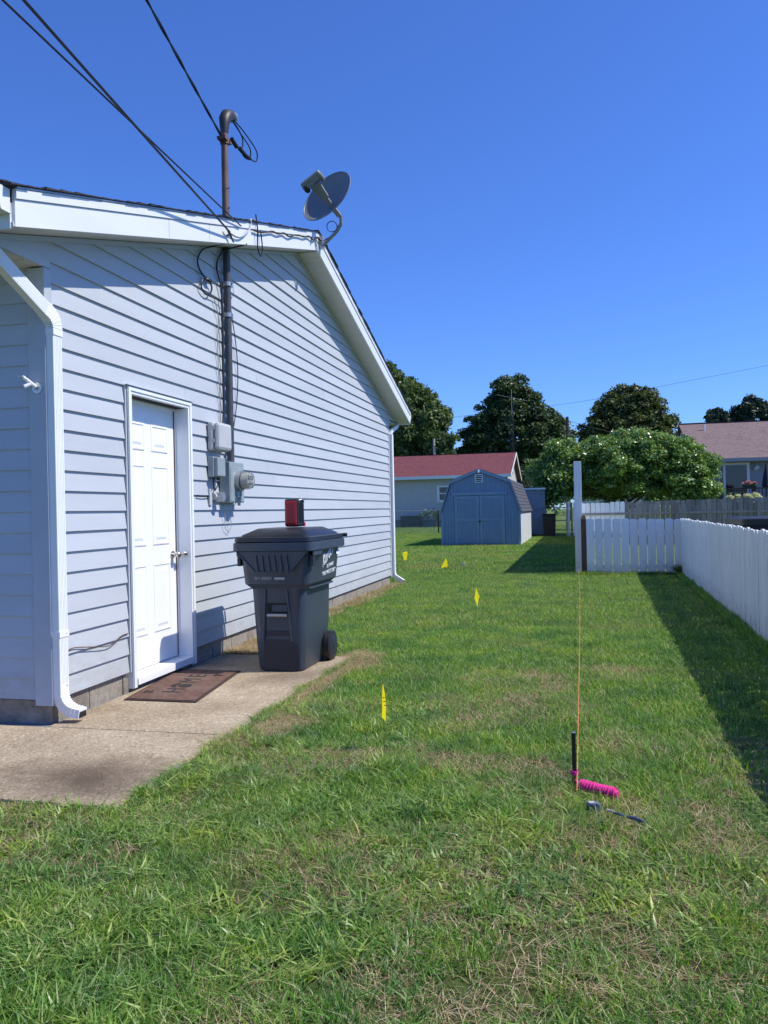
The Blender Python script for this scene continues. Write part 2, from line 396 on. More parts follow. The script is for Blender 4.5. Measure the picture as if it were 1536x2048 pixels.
# concrete walk: three slabs with recessed joints
walk = empty('pavement', (-2.5, 4.8, 0), kind='structure')
def slab(x0, x1, y0, y1, wob=()):
    m = MB(); n = 26
    right = [(x1 + .02 * math.sin(t * 9) + .012 * math.sin(t * 31 + 1), y0 + (y1 - y0) * t) for t in [i / n for i in range(n + 1)]] if 'r' in wob else [(x1, y0), (x1, y1)]
    poly = [(x0, y0, -.06)] + [(a, b, -.06) for a, b in right] + [(x0, y1, -.06)]
    m.prism(poly, (0, 0, .072)); return m.build('slab', 'concrete', walk, bevel=.004)
slab(-3.075, -1.915, 4.215, 6.66, 'r')
slab(-3.075, -1.935, 3.09, 4.205, 'r')
slab(-4.9, -3.087, 3.09, 4.20)
slab(-6.9, -4.912, 3.09, 4.20)
box('joint_fill', 'found', walk, -6.9, -1.95, 3.1, 6.6, -.05, .002)

# ================================================================== HOUSE
house = empty('house', (-6, 8.9, 0), 'pale blue-grey sided house with white entry door and gable end beside the concrete walk', 'house')
XB = -10.5
# dark core behind the cladding
core = MB()
core.box(XB, -D - .01, Y0 + .02, Y1 - .02, .0, 2.74)
core.prism([(-D - .01, Y0 + .02, 2.74), (-D - .01, Y1 - .02, 2.74), (-D - .01, YR, 4.04)], (XB + D, 0, 0))
core.box(-D - .01, -D + .001, Y0 - .5, Y0 + .02, 2.775, 2.80)
# leave the door hole: the core is cut by building it in pieces
core = MB()
dy0, dy1, dzt = 5.203, 6.068, 2.117
core.box(XB, -D - .03, Y0 + .03, dy0, 0, 2.74).box(XB, -D - .03, dy1, Y1 - .02, 0, 2.74)
core.box(XB, -D - .01, dy0, dy1, dzt, 2.74).box(XB, -D - .2, dy0, dy1, 0, dzt)
core.prism([(-D - .01, Y0 + .02, 2.742), (-D - .01, Y1 - .02, 2.742), (-D - .01, YR, 4.06)], (XB + D, 0, 0))
core.build('wall', 'dark_void', house)

# foundation blocks
def blocks_y(x, y0, y1, z0, z1):
    y = y0; i = 0
    while y < y1 - .02:
        e = min(y + .397, y1)
        box('concrete_block', 'block', house, x - .18, x + rnd.uniform(-.003, .003), y + .004, e - .004, z0, z1, bevel=.004); y = e; i += 1
blocks_y(-D - .012, Y0 + .008, dy0 - .05, -.05, .145); blocks_y(-D - .012, dy1 + .05, Y1 - .02, -.05, .145)
x = -D - .012
while x > -8:
    box('concrete_block', 'block', house, x - .393, x - .001, Y0 + .012 + rnd.uniform(-.002, .002), Y0 + .18, -.05, .145, bevel=.004); x -= .397
box('concrete_block', 'block', house, -D - .2, -D - .02, dy0 - .04, dy1 + .04, -.05, .04)

# siding courses, each plank a piece
HS, ZB = .1262, .154
def plank_y(ya, yb, z0, cut=None):
    z1 = z0 + HS + .004
    def lim(z):      # wall extent at height z under the rakes
        d = (ZR - .012 - z) / SL
        lo, hi = YR - d, YR + d
        if z0 > 2.74: return max(lo, Y0 - .59), min(hi, Y1 + .59)
        return max(lo, Y0 + .035), min(hi, Y1 - .035)
    l0, h0 = lim(z0); l1, h1 = lim(z1)
    a0, b0 = max(ya, l0), min(yb, h0); a1, b1 = max(ya, l1), min(yb, h1)
    if b0 - a0 < .05: return
    if b1 < a1: a1 = b1 = (a1 + b1) / 2
    j = rnd.uniform(-.0012, .0012); xo = -D + .018 + j; xi = -D + .0015
    m = MB()
    v = [(xo, a0, z0), (xo, b0, z0), (xi, b1, z1), (xi, a1, z1), (-D - .009, a0, z0), (-D - .009, b0, z0), (-D - .009, b1, z1), (-D - .009, a1, z1)]
    m.add(v, [(0, 1, 2, 3), (4, 7, 6, 5), (0, 4, 5, 1), (3, 2, 6, 7), (0, 3, 7, 4), (1, 5, 6, 2)])
    m.build('siding_plank', 'siding', house)
for k in range(33):
    z0 = ZB + k * HS
    if z0 > ZR - .05: break
    segs = [(3, 15)]
    if z0 < 2.17: segs = [(3, 5.118), (6.153, 15)]
    for a, b in segs:
        if b - a > 4 and b > 10:
            c = rnd.uniform(7.2, 12.2) if a > 6 else rnd.uniform(5, 12)
            plank_y(a, c - .0008, z0); plank_y(c + .0008, b, z0)
        else: plank_y(a, b, z0)
# last strip over the door stands on the door head
for k in range(21):
    z0 = ZB + k * HS; z1 = z0 + HS + .004
    yo = Y0 - .012 + rnd.uniform(-.001, .001)
    m = MB(); xr, xl = -D - .085, -9.5
    v = [(xl, yo, z0), (xr, yo, z0), (xr, Y0 - .001, z1), (xl, Y0 - .001, z1), (xl, Y0 + .018, z0), (xr, Y0 + .018, z0), (xr, Y0 + .018, z1), (xl, Y0 + .018, z1)]
    m.add(v, [(0, 1, 2, 3), (4, 7, 6, 5), (0, 4, 5, 1), (3, 2, 6, 7), (0, 3, 7, 4), (1, 5, 6, 2)])
    m.build('siding_plank', 'siding_front', house)
# corner boards
m = MB().box(-D - .10, -D + .018, Y0 - .02, Y0 - .001, .12, 2.752).box(-D - .001, -D + .019, Y0 - .019, Y0 + .05, .121, 2.753)
m.build('corner_board', 'corner', house, bevel=.002)
MB().box(-D - .001, -D + .019, Y1 - .05, Y1 + .012, .12, 2.9).box(-D - .1, -D + .018, Y1 + .001, Y1 + .013, .12, 2.75).build('corner_board', 'corner', house, bevel=.002)
# pork chop bottom trim and frieze trim under the rake soffit
MB().box(-D - .005, -D + .017, Y0 - .592, Y0 + .046, 2.757, 2.806).build('gable_return_trim', 'siding', house)
MB().box(-D - .005, -D + .02, Y1 - .06, Y1 + .592, 2.757, 2.782).build('gable_return_trim', 'siding', house)
for s_, ye in ((-1, Y0 - .592), (1, Y1 + .592)):
    p = [(-D + .001, YR, ZR - .036), (-D + .001, YR, ZR - .004), (-D + .001, ye, rake(ye) - .004), (-D + .001, ye, rake(ye) - .036)]
    MB().prism(p, (.021, 0, 0)).build('frieze_trim', 'siding', house)
# rake soffit slats
soff = MB().prism([(-D - .02, YR, ZR + .016), (-D - .02, Y0 - .6, rake(Y0 - .6) + .016), (-D - .02, Y0 - .6, rake(Y0 - .6) + .024), (-D - .02, YR, ZR + .024)], (.28, 0, 0))
soff.prism([(-D - .02, YR, ZR + .016), (-D - .02, Y1 + .6, rake(Y1 + .6) + .016), (-D - .02, Y1 + .6, rake(Y1 + .6) + .024), (-D - .02, YR, ZR + .024)], (.28, 0, 0))
soffit = soff.build('soffit', 'soffit', house)
for s_ in (-1, 1):
    u = .03; L = (YR - Y0 + .6)
    while u < L:
        a, b = YR + s_ * u, YR + s_ * min(u + .098, L)
        MB().prism([(-D + .001, a, rake(a)), (-D + .001, b, rake(b)), (-D + .001, b, rake(b) + .014), (-D + .001, a, rake(a) + .014)], (.262, 0, 0)).build('soffit_slat', 'soffit', soffit)
        u += .102
# eave soffits
ev = MB().box(XB, -D - .012, Y0 - .60, Y0 - .001, 2.762, 2.774)
for i in range(40): ev.box(XB, -D - .014, Y0 - .58 + i * .0, Y0 - .58, 2.76, 2.761) if False else None
ev.build('eave_soffit', 'soffit', house)
MB().box(XB, -D - .012, Y1 + .001, Y1 + .60, 2.762, 2.774).build('eave_soffit', 'soffit', house)
for yy in (Y0 - .45, Y0 - .3, Y0 - .15):
    box('soffit_rib', 'soffit', house, -9, -D - .02, yy - .004, yy + .004, 2.757, 2.7625)
# fascia along the rake: main board, raised upper strip, drip edge
for s_, ye in ((-1, Y0 - .59), (1, Y1 + .60)):
    def strip(name, x0, x1, lo, hi, mat, yy=ye):
        p = [(x0, YR, ZR + lo), (x0, YR, ZR + hi), (x0, yy, rake(yy) + hi), (x0, yy, rake(yy) + lo)]
        return MB().prism(p, (x1 - x0, 0, 0)).build(name, mat, house, bevel=.0015)
    strip('rake_fascia', XF - .02, XF, -.002, .142, 'fascia')
    strip('rake_trim', XF - .02, XF + .010, .144, .196, 'fascia')
    strip('drip_edge', XF - .02, XF + .016, .198, .208, 'steel')
# joints in the fascia
for yj in (5.35, 6.02):
    box('fascia_seam', 'steel', house, XF - .001, XF + .0012, yj, yj + .003, rake(yj) + .01, rake(yj) + .14)
# eave fascia and roof deck
MB().box(XB, XF - .02, Y0 - .606, Y0 - .592, 2.765, 2.90).build('eave_fascia', 'fascia', house)
MB().box(XB, XF - .02, Y1 + .601, Y1 + .615, 2.765, 2.90).build('eave_fascia', 'fascia', house)
roof = MB()
for ye in (Y0 - .61, Y1 + .615):
    roof.prism([(XF, YR, ZR + .2085), (XF, YR, ZR + .2105), (XF, ye, rake(ye) + .2105), (XF, ye, rake(ye) + .2085)], (XB - XF, 0, 0))
roof = roof.build('roof', 'shingle_dark', house)
for s_ in (-1, 1):
    L = (YR - Y0 + .66); u = L; k = 0
    while u > .02:
        a = YR + s_ * u; b = YR + s_ * max(u - .16, 0)
        tk = .009 + rnd.uniform(-.002, .005); xo = XF + .028 + rnd.uniform(-.006, .008)
        p = [(xo, a, rake(a) + .211), (xo, a, rake(a) + .211 + tk), (xo, b, rake(b) + .2145), (xo, b, rake(b) + .211)]
        MB().prism(p, (XB - xo, 0, 0)).build('shingle', 'shingle_dark', roof)
        u -= .142; k += 1
MB().tube([(XF + .02, YR, ZR + .212), (XB, YR, ZR + .212)], .022, 8).build('ridge_cap', 'shingle_dark', roof)
MB().ellipsoid((XF - .03, Y0 - .60, rake(Y0 - .6) + .215), .04, .075, .018).build('shingle_corner', 'shingle_dark', roof)

# gutters, K profile
def gutter(yw, s_, zt):
    pr = [(0, 0), (0, -.125), (.075, -.125), (.088, -.085), (.112, -.06), (.125, -.012), (.118, 0)]
    m = MB(); xa, xb = XF - .015, XB
    m.prism([(xa, yw + s_ * p[0], zt + p[1]) for p in pr], (-.004, 0, 0))
    for i in range(len(pr) - 1):
        (a, b), (c, d) = pr[i], pr[i + 1]
        m.prism([(xa, yw + s_ * a, zt + b), (xa, yw + s_ * c, zt + d), (xa, yw + s_ * (c + .002), zt + d + .002), (xa, yw + s_ * (a + .002), zt + b + .002)], (xb - xa, 0, 0))
    rim = MB()
    for i in range(1, len(pr) - 1):
        (a, b), (c, d) = pr[i], pr[i + 1]
        rim.tube([(xa + .002, yw + s_ * a, zt + b), (xa + .002, yw + s_ * c, zt + d)], .0035, 5)
    g = m.build('gutter', 'fascia', house); rim.build('gutter_end_rim', 'fascia', g)
    return g
gutter(Y0 - .607, -1, 2.965); gutter(Y1 + .616, 1, 2.965)

# downspouts (2 x 3 inch, ribbed)
def arc(c, r, a0, a1, u, v, n=7):
    c, u, v = Vector(c), Vector(u), Vector(v)
    return [c + u * (r * math.cos(a0 + (a1 - a0) * i / n)) + v * (r * math.sin(a0 + (a1 - a0) * i / n)) for i in range(n + 1)]
XD = -3.047; YD = 4.306
ds = MB().rtube([(XD, YD, 2.38), (XD, YD, .17)], .043, .026, (0, 1, 0)).build('downspout', 'white_trim', house, bevel=.004)
rb = MB()
for q in (-.028, -.014, 0, .014, .028): rb.box(XD + .0262, XD + .0282, YD + q - .0015, YD + q + .0015, .25, 2.37)
rb.build('pipe_rib', 'white_trim', ds)
el = MB().rtube([(XD, YD, 2.385), (XD, YD, 2.41), (XD, YD - .014, 2.442), (XD, YD - .045, 2.468), (XD, YD - .09, 2.488)], .029, .045, (1, 0, 0))
for q in range(6):
    t = q / 5; yy = YD - .07 * t * t; zz = 2.39 + .095 * t
    el.obox((XD, yy + .0, zz), (.031, 0, 0), (0, .0475 * math.cos(t * 1.1), .0475 * math.sin(t * 1.1)), (0, -.003 * math.sin(t * 1.1), .003))
el.build('elbow', 'white_trim', ds, bevel=.002)
lo = Vector((XD, YD - .085, 2.486)); hi = Vector((XD, Y0 - .60, 2.745))
dd = MB().rtube([lo, hi], .026, .043, (1, 0, 0))
dd.rtube([hi, (XD, Y0 - .665, 2.80), (XD, Y0 - .675, 2.86)], .025, .042, (1, 0, 0))
dg = dd.build('diagonal_pipe', 'white_trim', ds, bevel=.003)
rb = MB(); dv = (hi - lo).normalized(); nv = Vector((0, -dv.z, dv.y)) * -1
for q in (-.03, -.015, 0, .015, .03):
    c0 = lo + nv * q + Vector((.0265, 0, 0)); c1 = hi + nv * q + Vector((.0265, 0, 0))
    rb.obox((c0 + c1) / 2, (.001, 0, 0), (c1 - c0) / 2, nv * .0015)
rb.build('pipe_rib', 'white_trim', ds)
st = MB().box(XD - .03, XD + .031, YD - .047, YD + .047, .53, .565).build('pipe_strap', 'white_trim', ds)
box('pipe_collar', 'white_trim', ds, XD - .03, XD + .031, YD - .046, YD + .046, 2.345, 2.385, bevel=.002)
pts = [(XD, YD, .2)] + [(-2.935 - .112 * math.cos(t), YD + .02 * t, .17 - .10 * math.sin(t)) for t in [i * math.pi / 2 / 8 for i in range(9)]]
pts[-1] = (-2.925, YD + .03, .066)
sp = MB().rtube(pts, .040, .028, (0, 1, 0)); rg = MB()
for i in range(1, 9):
    p = Vector(pts[i]); d = (Vector(pts[min(i + 1, 9)]) - Vector(pts[i - 1])).normalized(); nb = d.cross(Vector((0, 1, 0)))
    rg.obox(p, d * .0022, Vector((0, .043, 0)), nb * .031)
e2 = sp.build('outlet_elbow', 'white_trim', ds, bevel=.002); rg.build('elbow_crimps', 'white_trim', ds)
p = Vector(pts[-1]); MB().obox(p + Vector((.001, 0, -.0006)), (.0015, 0, 0), (0, .034, 0), (0, 0, .022)).build('pipe_opening_shade', 'dark_void', ds)  # dark plate on the closed pipe end stands in for inner shade
for zz in (.235, .55): MB().cyl((XD + .027, YD + .02, zz), (XD + .031, YD + .02, zz), .004, 8).build('screw', 'steel', ds)
# far downspout
fd = MB().rtube([(-3.058, Y1 + .055, 2.55), (-3.058, Y1 + .055, .20), (-3.04, Y1 + .06, .13), (-2.90, Y1 + .10, .035)], .022, .036, (0.25, 1, 0)).build('downspout', 'white_trim', house)
MB().rtube([(-3.058, Y1 + .055, 2.54), (-3.058, Y1 + .1, 2.62), (-3.058, Y1 + .5, 2.72), (-3.06, Y1 + .63, 2.78), (-3.06, Y1 + .67, 2.86)], .022, .034, (1, 0, 0)).build('elbow', 'white_trim', fd)

# entry door
door = MB().box(-D - .15, -D - .102, dy0 + .008, dy1 - .008, .105, dzt - .012).build('door', 'door', house)
def dpanel(ya, yb, za, zb):
    rg = []
    for ins, h in ((0, -.102), (.004, -.0965), (.014, -.094), (.022, -.100), (.04, -.1005), (.062, -.0945)):
        x = -D + h
        rg.append([(x, ya + ins, za + ins), (x, yb - ins, za + ins), (x, yb - ins, zb - ins), (x, ya + ins, zb - ins)])
    MB().loft(rg).build('door_panel', 'door', door)
W2 = (dy1 - dy0 - .016); a0 = dy0 + .008 + .115; wd = (W2 - .115 * 2 - .10) / 2
for (za, zb) in ((1.745, 1.955), (1.02, 1.64), (.345, .88)):
    dpanel(a0, a0 + wd, za, zb); dpanel(a0 + wd + .10, a0 + 2 * wd + .10, za, zb)
ky = dy1 - .075
kb = MB().cyl((-D - .102, ky, .93), (-D - .095, ky, .93), .033, 20).cyl((-D - .095, ky, .93), (-D - .07, ky, .93), .012, 12).ellipsoid((-D - .048, ky, .93), .024, .028, .028, 16, 10)
kb.build('knob', 'satin', door, smooth=True)
# second knob of the open screen-door latch side, on the jamb reveal
fr = MB()
fr.box(-D - .16, -D + .028, dy0 - .052, dy0 + .003, .03, dzt + .003).box(-D - .16, -D + .028, dy1 - .003, dy1 + .052, .03, dzt + .003)
fr.box(-D - .16, -D + .0282, dy0 - .053, dy1 + .053, dzt + .003, dzt + .056)
df = fr.build('door_frame', 'white_trim', house, bevel=.003)
mo = MB()
mo.box(-D + .028, -D + .036, dy0 - .050, dy0 - .018, .032, dzt + .03).box(-D + .028, -D + .036, dy1 + .018, dy1 + .050, .032, dzt + .03)
mo.box(-D + .028, -D + .0362, dy0 - .050, dy1 + .050, dzt + .024, dzt + .054)
mo.build('casing_moulding', 'white_trim', df, bevel=.003)
MB().box(-D - .1015, -D - .085, dy0 + .003, dy0 + .014, .1, dzt).box(-D - .1015, -D - .085, dy1 - .014, dy1 - .003, .1, dzt).box(-D - .1015, -D - .0852, dy0 + .003, dy1 - .003, dzt - .012, dzt).build('door_stop', 'white_trim', df)
MB().box(-D - .0995, -D - .093, dy1 - .0175, dy1 - .0141, .11, dzt - .02).build('weather_strip', 'brown_wood', df)
MB().cyl((-D - .02, dy1 - .012, .935), (-D - .02, dy1 - .004, .935), .02, 14).ellipsoid((-D - .02, dy1 - .03, .935), .022, .02, .022, 14, 8).build('latch_knob', 'satin', df, smooth=True)
MB().box(-D - .16, -D + .035, dy0, dy1, .045, .098).prism([(-D + .036, dy0, .045), (-D + .036, dy0, .085), (-D + .036 - .02, dy0, .0985), (-D + .036 - .02, dy0, .045)], (0, dy1 - dy0, 0)).build('threshold', 'white_trim', df, bevel=.002)
box('door_drip_cap', 'siding', house, -D, -D + .045, dy0 - .075, dy1 + .07, dzt + .0585, dzt + .064)
for ya in (dy0 - .078, dy1 + .062):
    MB().box(-D, -D + .022, ya, ya + .014, .15, dzt + .055).build('siding_channel', 'siding', house)

# ================================================================== HOUSE ATTACHMENTS
# electric meter
mt = empty('electric_meter', (-3.07, 6.8, 1.35), 'grey metal electric meter box with round glass meter on the sided wall', 'electric meter')
MB().box(-3.074, -2.975, 6.66, 6.975, 1.352, 1.715).build('meter_housing', 'meterbox', mt, bevel=.006)
MB().box(-2.9745, -2.971, 6.672, 6.963, 1.362, 1.672).build('meter_cover', 'meterbox', mt, bevel=.002)
MB().cyl((-2.972, 6.84, 1.548), (-2.935, 6.84, 1.548), .092, 28).build('meter_ring', 'steel', mt, smooth=True)
k = N('meter_glass'); k.b.inputs['Base Color'].default_value = (.9, .93, .9, 1); k.b.inputs['Roughness'].default_value = .06
k.b.inputs['Transmission Weight'].default_value = .85; k.b.inputs['IOR'].default_value = 1.2; MT['mglass'] = k.m
MB().tube([(-2.935, 6.84, 1.548), (-2.87, 6.84, 1.548), (-2.84, 6.84, 1.548), (-2.832, 6.84, 1.548)], [.078, .078, .068, .03], 28).build('meter_dome', 'mglass', mt, smooth=True)
MB().cyl((-2.93, 6.84, 1.548), (-2.862, 6.84, 1.548), .058, 20).build('meter_dial', 'palepole', mt, smooth=True)
MB().box(-2.861, -2.855, 6.80, 6.88, 1.555, 1.59).box(-2.861, -2.855, 6.815, 6.865, 1.51, 1.53).build('meter_face_plate', 'print_black', mt)
MB().tube([(-2.969, 6.78, 1.50), (-2.967, 6.79, 1.42), (-2.967, 6.84, 1.378), (-2.967, 6.89, 1.42), (-2.969, 6.90, 1.50)], .006, 6).build('cover_arch', 'meterbox', mt)
MB().box(-2.985, -2.965, 6.84, 6.865, 1.325, 1.362).build('lock_hasp', 'steel', mt)
# grey rounded cover
cb = empty('junction_box', (-3.07, 6.6, 1.9), 'rounded pale grey plastic cable box below the conduit, topmost of the wall boxes', 'junction box')
MB().box(-3.074, -3.02, 6.43, 6.72, 1.80, 2.05).build('box_base', 'graybox', cb, bevel=.018)
MB().box(-3.019, -2.965, 6.44, 6.715, 1.805, 2.045).build('box_cover', 'graybox', cb, bevel=.028)
for zz in (1.87, 1.98): box('hinge', 'graybox', cb, -3.03, -3.005, 6.424, 6.43, zz, zz + .03)
sb = empty('utility_box', (-3.07, 6.52, 1.57), 'small grey green rectangular utility box left of the electric meter', 'utility box')
MB().box(-3.074, -3.02, 6.43, 6.61, 1.572, 1.748).build('box_base', 'meterbox', sb, bevel=.005)
MB().box(-3.0195, -2.985, 6.442, 6.60, 1.58, 1.74).build('box_cover', 'meterbox', sb, bevel=.005)
MB().cyl((-3.04, 6.47, 1.571), (-3.04, 6.47, 1.55), .014, 10).cyl((-3.04, 6.56, 1.571), (-3.04, 6.56, 1.55), .014, 10).build('cable_gland', 'black', sb)
gp = empty('ground_fitting', (-3.07, 6.55, 1.4), 'round grey capped fitting on a plate beside the meter box bottom', 'pipe fitting')
MB().box(-3.075, -3.06, 6.43, 6.48, 1.33, 1.47).build('back_plate', 'graybox', gp, bevel=.002)
MB().cyl((-3.06, 6.49, 1.405), (-3.06, 6.66, 1.405), .032, 14).build('pipe', 'graybox', gp, smooth=True)
MB().cyl((-3.06, 6.55, 1.40), (-2.985, 6.55, 1.40), .042, 8).build('cap', 'steel', gp)
MB().tube([(-3.04, 6.47, 1.555), (-3.04, 6.465, 1.49), (-3.045, 6.5, 1.455), (-3.04, 6.55, 1.50), (-3.04, 6.56, 1.552)], .006, 6).build('cable', 'cable', sb)
MB().tube([(-3.065, 6.43, 1.41), (-3.066, 6.3, 1.402), (-3.067, 6.21, 1.41)], .005, 6).build('cable', 'cable', gp)
MB().tube([(-3.063, 6.70, 1.352), (-3.05, 6.705, 1.27), (-3.06, 6.73, 1.12), (-3.055, 6.80, 1.08), (-3.05, 6.845, 1.14), (-3.055, 6.83, 1.26), (-2.99, 6.82, 1.352)], .0035, 6).build('loose_wire', 'palepole', mt)

# service mast
XM, YM = -3.032, 6.82
ms = empty('service_mast', (XM, YM, 1.72), 'tall electric service conduit running up the wall through the roof overhang to a weatherhead', 'conduit')
MB().cyl((XM, YM, 1.716), (XM, YM, 3.86), .033, 18).build('lower_conduit', 'conduit', ms, smooth=True)
MB().cyl((XM, YM, 3.86), (XM, YM + .01, 4.72), .031, 18).build('upper_conduit', 'conduit_rust', ms, smooth=True)
for zz in (3.03, 3.31):
    q = MB().cyl((XM, YM, zz), (XM, YM, zz + .035), .041, 16)
    q.box(XM - .05, XM + .05, YM - .006, YM + .006, zz + .005, zz + .03).box(XM + .0, XM + .012, YM + .03, YM + .1, zz + .01, zz + .025); q.build('pipe_clamp', 'steel', ms)
MB().tube([(XM, YM + .01, 4.70), (XM, YM + .012, 4.78), (XM, YM + .025, 4.835), (XM, YM + .07, 4.885), (XM, YM + .13, 4.915), (XM, YM + .19, 4.925)], [.034, .044, .054, .058, .054, .044], 16).build('weatherhead', 'darkmetal', ms, smooth=True)
MB().tube([(XM, YM + .17, 4.95), (XM, YM + .225, 4.945), (XM, YM + .25, 4.915)], [.036, .045, .03], 14).build('weatherhead_cap', 'steel', ms, smooth=True)
MB().cyl((XM, YM + .01, 4.60), (XM, YM + .01, 4.655), .040, 16).box(XM - .03, XM + .05, YM - .09, YM - .02, 4.61, 4.635).box(XM - .03, XM + .04, YM + .04, YM + .08, 4.62, 4.64).build('mast_clamp', 'conduit_rust', ms)
for zz in (4.02, 4.2): MB().tube([(XM + .033 * math.cos(t), YM + .01 + .033 * math.sin(t), zz + .05 * t / 3) for t in [i * .5 - 2 for i in range(9)]], .005, 5).build('wire_tie', 'cable', ms)

def wire(name, pts, r, label, cat, group=None, mat='cable', n=6, sub=6):
    """smooth cable through points (Catmull-Rom)"""
    P = [Vector(p) for p in pts]; P = [P[0] * 2 - P[1]] + P + [P[-1] * 2 - P[-2]]; out = []
    for i in range(1, len(P) - 2):
        for j in range(sub):
            t = j / sub
            out.append(.5 * ((2 * P[i]) + (P[i + 1] - P[i - 1]) * t + (2 * P[i - 1] - 5 * P[i] + 4 * P[i + 1] - P[i + 2]) * t * t + (3 * P[i] - P[i - 1] - 3 * P[i + 1] + P[i + 2]) * t ** 3))
    out.append(P[-2])
    o = MB().tube(out, r, n).build(name, mat, None, smooth=True)
    return tag(o, label, cat, group)

wh = Vector((XM, YM + .25, 4.91)); cl = Vector((XM, YM - .05, 4.57))
for j, (a, b) in enumerate(((.56, .03), (.48, -.01), (.24, .0))):
    o = wire('drip_loop_cable', [(XM + b * .6, YM + .235, 4.90), (XM + b, YM + .28 + a * .22, 4.88), (XM + .01 + b, YM + .20 + a * .84, 4.82), (XM + b, YM + .20 + a * .88, 4.73), (XM + .02 + b, YM + .12 + a * .7, 4.665), (XM + .03, YM + .22, 4.665), (XM, YM - .03, 4.655)], .0065,
         ['widest black drip loop cable hanging from the weatherhead', 'middle black drip loop cable hanging from the weatherhead', 'innermost black drip loop cable hanging straightest from the weatherhead'][j], 'cable', 'drip loop cables at the weatherhead')
for j, y in enumerate((.16, .34, .47)):
    MB().cyl((XM + .03, YM + y - .06, 4.685 - .01 * j), (XM + .03, YM + y + .05, 4.66 + .012 * j), .02, 10).build('splice_cover', 'black', ms, smooth=True)

# overhead service wires, strung from a pole behind the viewer
def through(a, b, ext):
    a, b = Vector(a), Vector(b); return a + (b - a) * ext
def overhead(a, q, ext, sag, r, label, twist=0):
    a = Vector(a); e = through(a, q, ext); pts = []
    n = 40
    for i in range(n + 1):
        t = i / n; p = a.lerp(e, t); p.z -= sag * 4 * t * (1 - t)
        pts.append(p)
    return wire('overhead_wire', pts, r, label, 'wire', 'overhead wires coming to the house', n=6, sub=1)
overhead((-2.785, 6.34, 3.62), (-2.39, 3.24, 3.617), 4.2, .03, .0085, 'thick black overhead wire ending at the dark hook on the fascia')
overhead((-2.80, 6.62, 3.765), (-2.52, 3.26, 3.65), 4.2, .02, .006, 'thinner black overhead wire ending at the top edge of the white fascia')
A = Vector((XM, YM - .06, 4.645)); Q = Vector((-2.72, 4.96, 4.72)); e = through(A, Q, 4); w1 = []; w2 = []
for i in range(160):
    t = i / 159; p = A.lerp(e, t); p.z -= .06 * 4 * t * (1 - t); f = t * 60
    w1.append(p + Vector((.005 * math.cos(f), .005 * math.sin(f), .005 * math.sin(f)))); w2.append(p - Vector((.005 * math.cos(f), .005 * math.sin(f), .005 * math.sin(f))))
tw = MB().tube(w1, .0075, 6).tube(w2, .0075, 6).build('overhead_wire', 'cable', None, smooth=True)
tag(tw, 'twisted black service drop wire clamped to the brown mast below the weatherhead', 'wire', 'overhead wires coming to the house')
hk = MB().cyl((XF - .0, 6.36, 3.60), (XF + .035, 6.36, 3.61), .008, 8).tube([(XF + .03, 6.28, 3.64), (XF + .03, 6.36, 3.61), (XF + .03, 6.42, 3.565)], [.006, .012, .006], 8).build('wire_hook', 'darkmetal', None)
tag(hk, 'dark wire anchor hook screwed to the white fascia beside the conduit', 'hook')
# coax runs on fascia and wall
lw = wire('loose_strip', [(-3.066, 4.33, .408), (-3.064, 4.45, .436), (-3.06, 4.62, .415), (-3.062, 4.85, .385), (-3.062, 5.0, .425), (-3.066, 5.10, .43)], .0035, 'thin loose strand hanging along a siding lap between the downspout and the door', 'strand', mat='brown_wood')
wire('fascia_cable', [(XF + .02, 6.35, 3.62), (XF + .02, 6.60, 3.66), (XF + .03, 6.82, 3.82), (XF + .022, 6.84, 3.90), (XF + .02, 6.95, 3.93)], .007, 'pale grey cable curling over the white fascia just right of the conduit', 'cable', mat='steel')
fc = [(XF + .022, 6.9 + i * .16, rake(6.9 + i * .16) + .135 + .008 * math.sin(i * 2.7) - .018 * ((i * 7) % 5 == 2)) for i in range(13)]
wire('fascia_cable', fc + [(XF + .03, 8.95, 4.36), (XF + .06, 9.02, 4.38)], .0085, 'dark bundled cable running along the top of the white fascia to the satellite dish', 'cable', mat='darkmetal')
wire('hanging_cable', [(XF + .02, 6.97, 3.99), (XF + .03, 6.98, 3.86), (XF + .02, 7.0, 3.70), (XF + .03, 7.05, 3.63), (XF + .03, 7.09, 3.72), (XF + .02, 7.08, 3.88)], .006, 'thin black cable loop hanging over the white fascia right of the conduit', 'cable')
wire('wall_cable', [(XF + .005, 6.50, 3.592), (-3.02, 6.46, 3.555), (-3.05, 6.35, 3.49), (-3.055, 6.28, 3.39), (-3.055, 6.32, 3.32), (-3.05, 6.41, 3.277), (-3.05, 6.53, 3.24), (-3.05, 6.50, 3.165), (-3.055, 6.42, 3.14), (-3.055, 6.34, 3.18), (-3.05, 6.36, 3.25), (-3.045, 6.46, 3.27)], .0075, 'black cable hanging in a small coil on the wall left of the conduit', 'cable')
MBt = MB().ellipsoid((-3.045, 6.47, 3.27), .02, .05, .02, 8, 6).build('cable_tie_bundle', 'cable', None); tag(MBt, 'dark tied knot of cable at the top of the small coil on the wall', 'cable knot')
wire('wall_cable', [(-3.055, 6.44, 3.14), (-3.06, 6.58, 3.15), (-3.055, 6.70, 3.15), (-3.055, 6.77, 3.13)], .0055, 'short dark cable bridging from the coil to the conduit', 'cable')
wire('wall_cable', [(XF + .005, 6.78, 3.66), (-3.0, 6.76, 3.62), (-3.055, 6.70, 3.54), (-3.06, 6.67, 3.42), (-3.05, 6.73, 3.28), (-3.052, 6.74, 3.1), (-3.052, 6.735, 2.6), (-3.055, 6.735, 2.2), (-3.04, 6.68, 2.04)], .0085, 'thick black cable clipped down the left side of the conduit', 'cable')
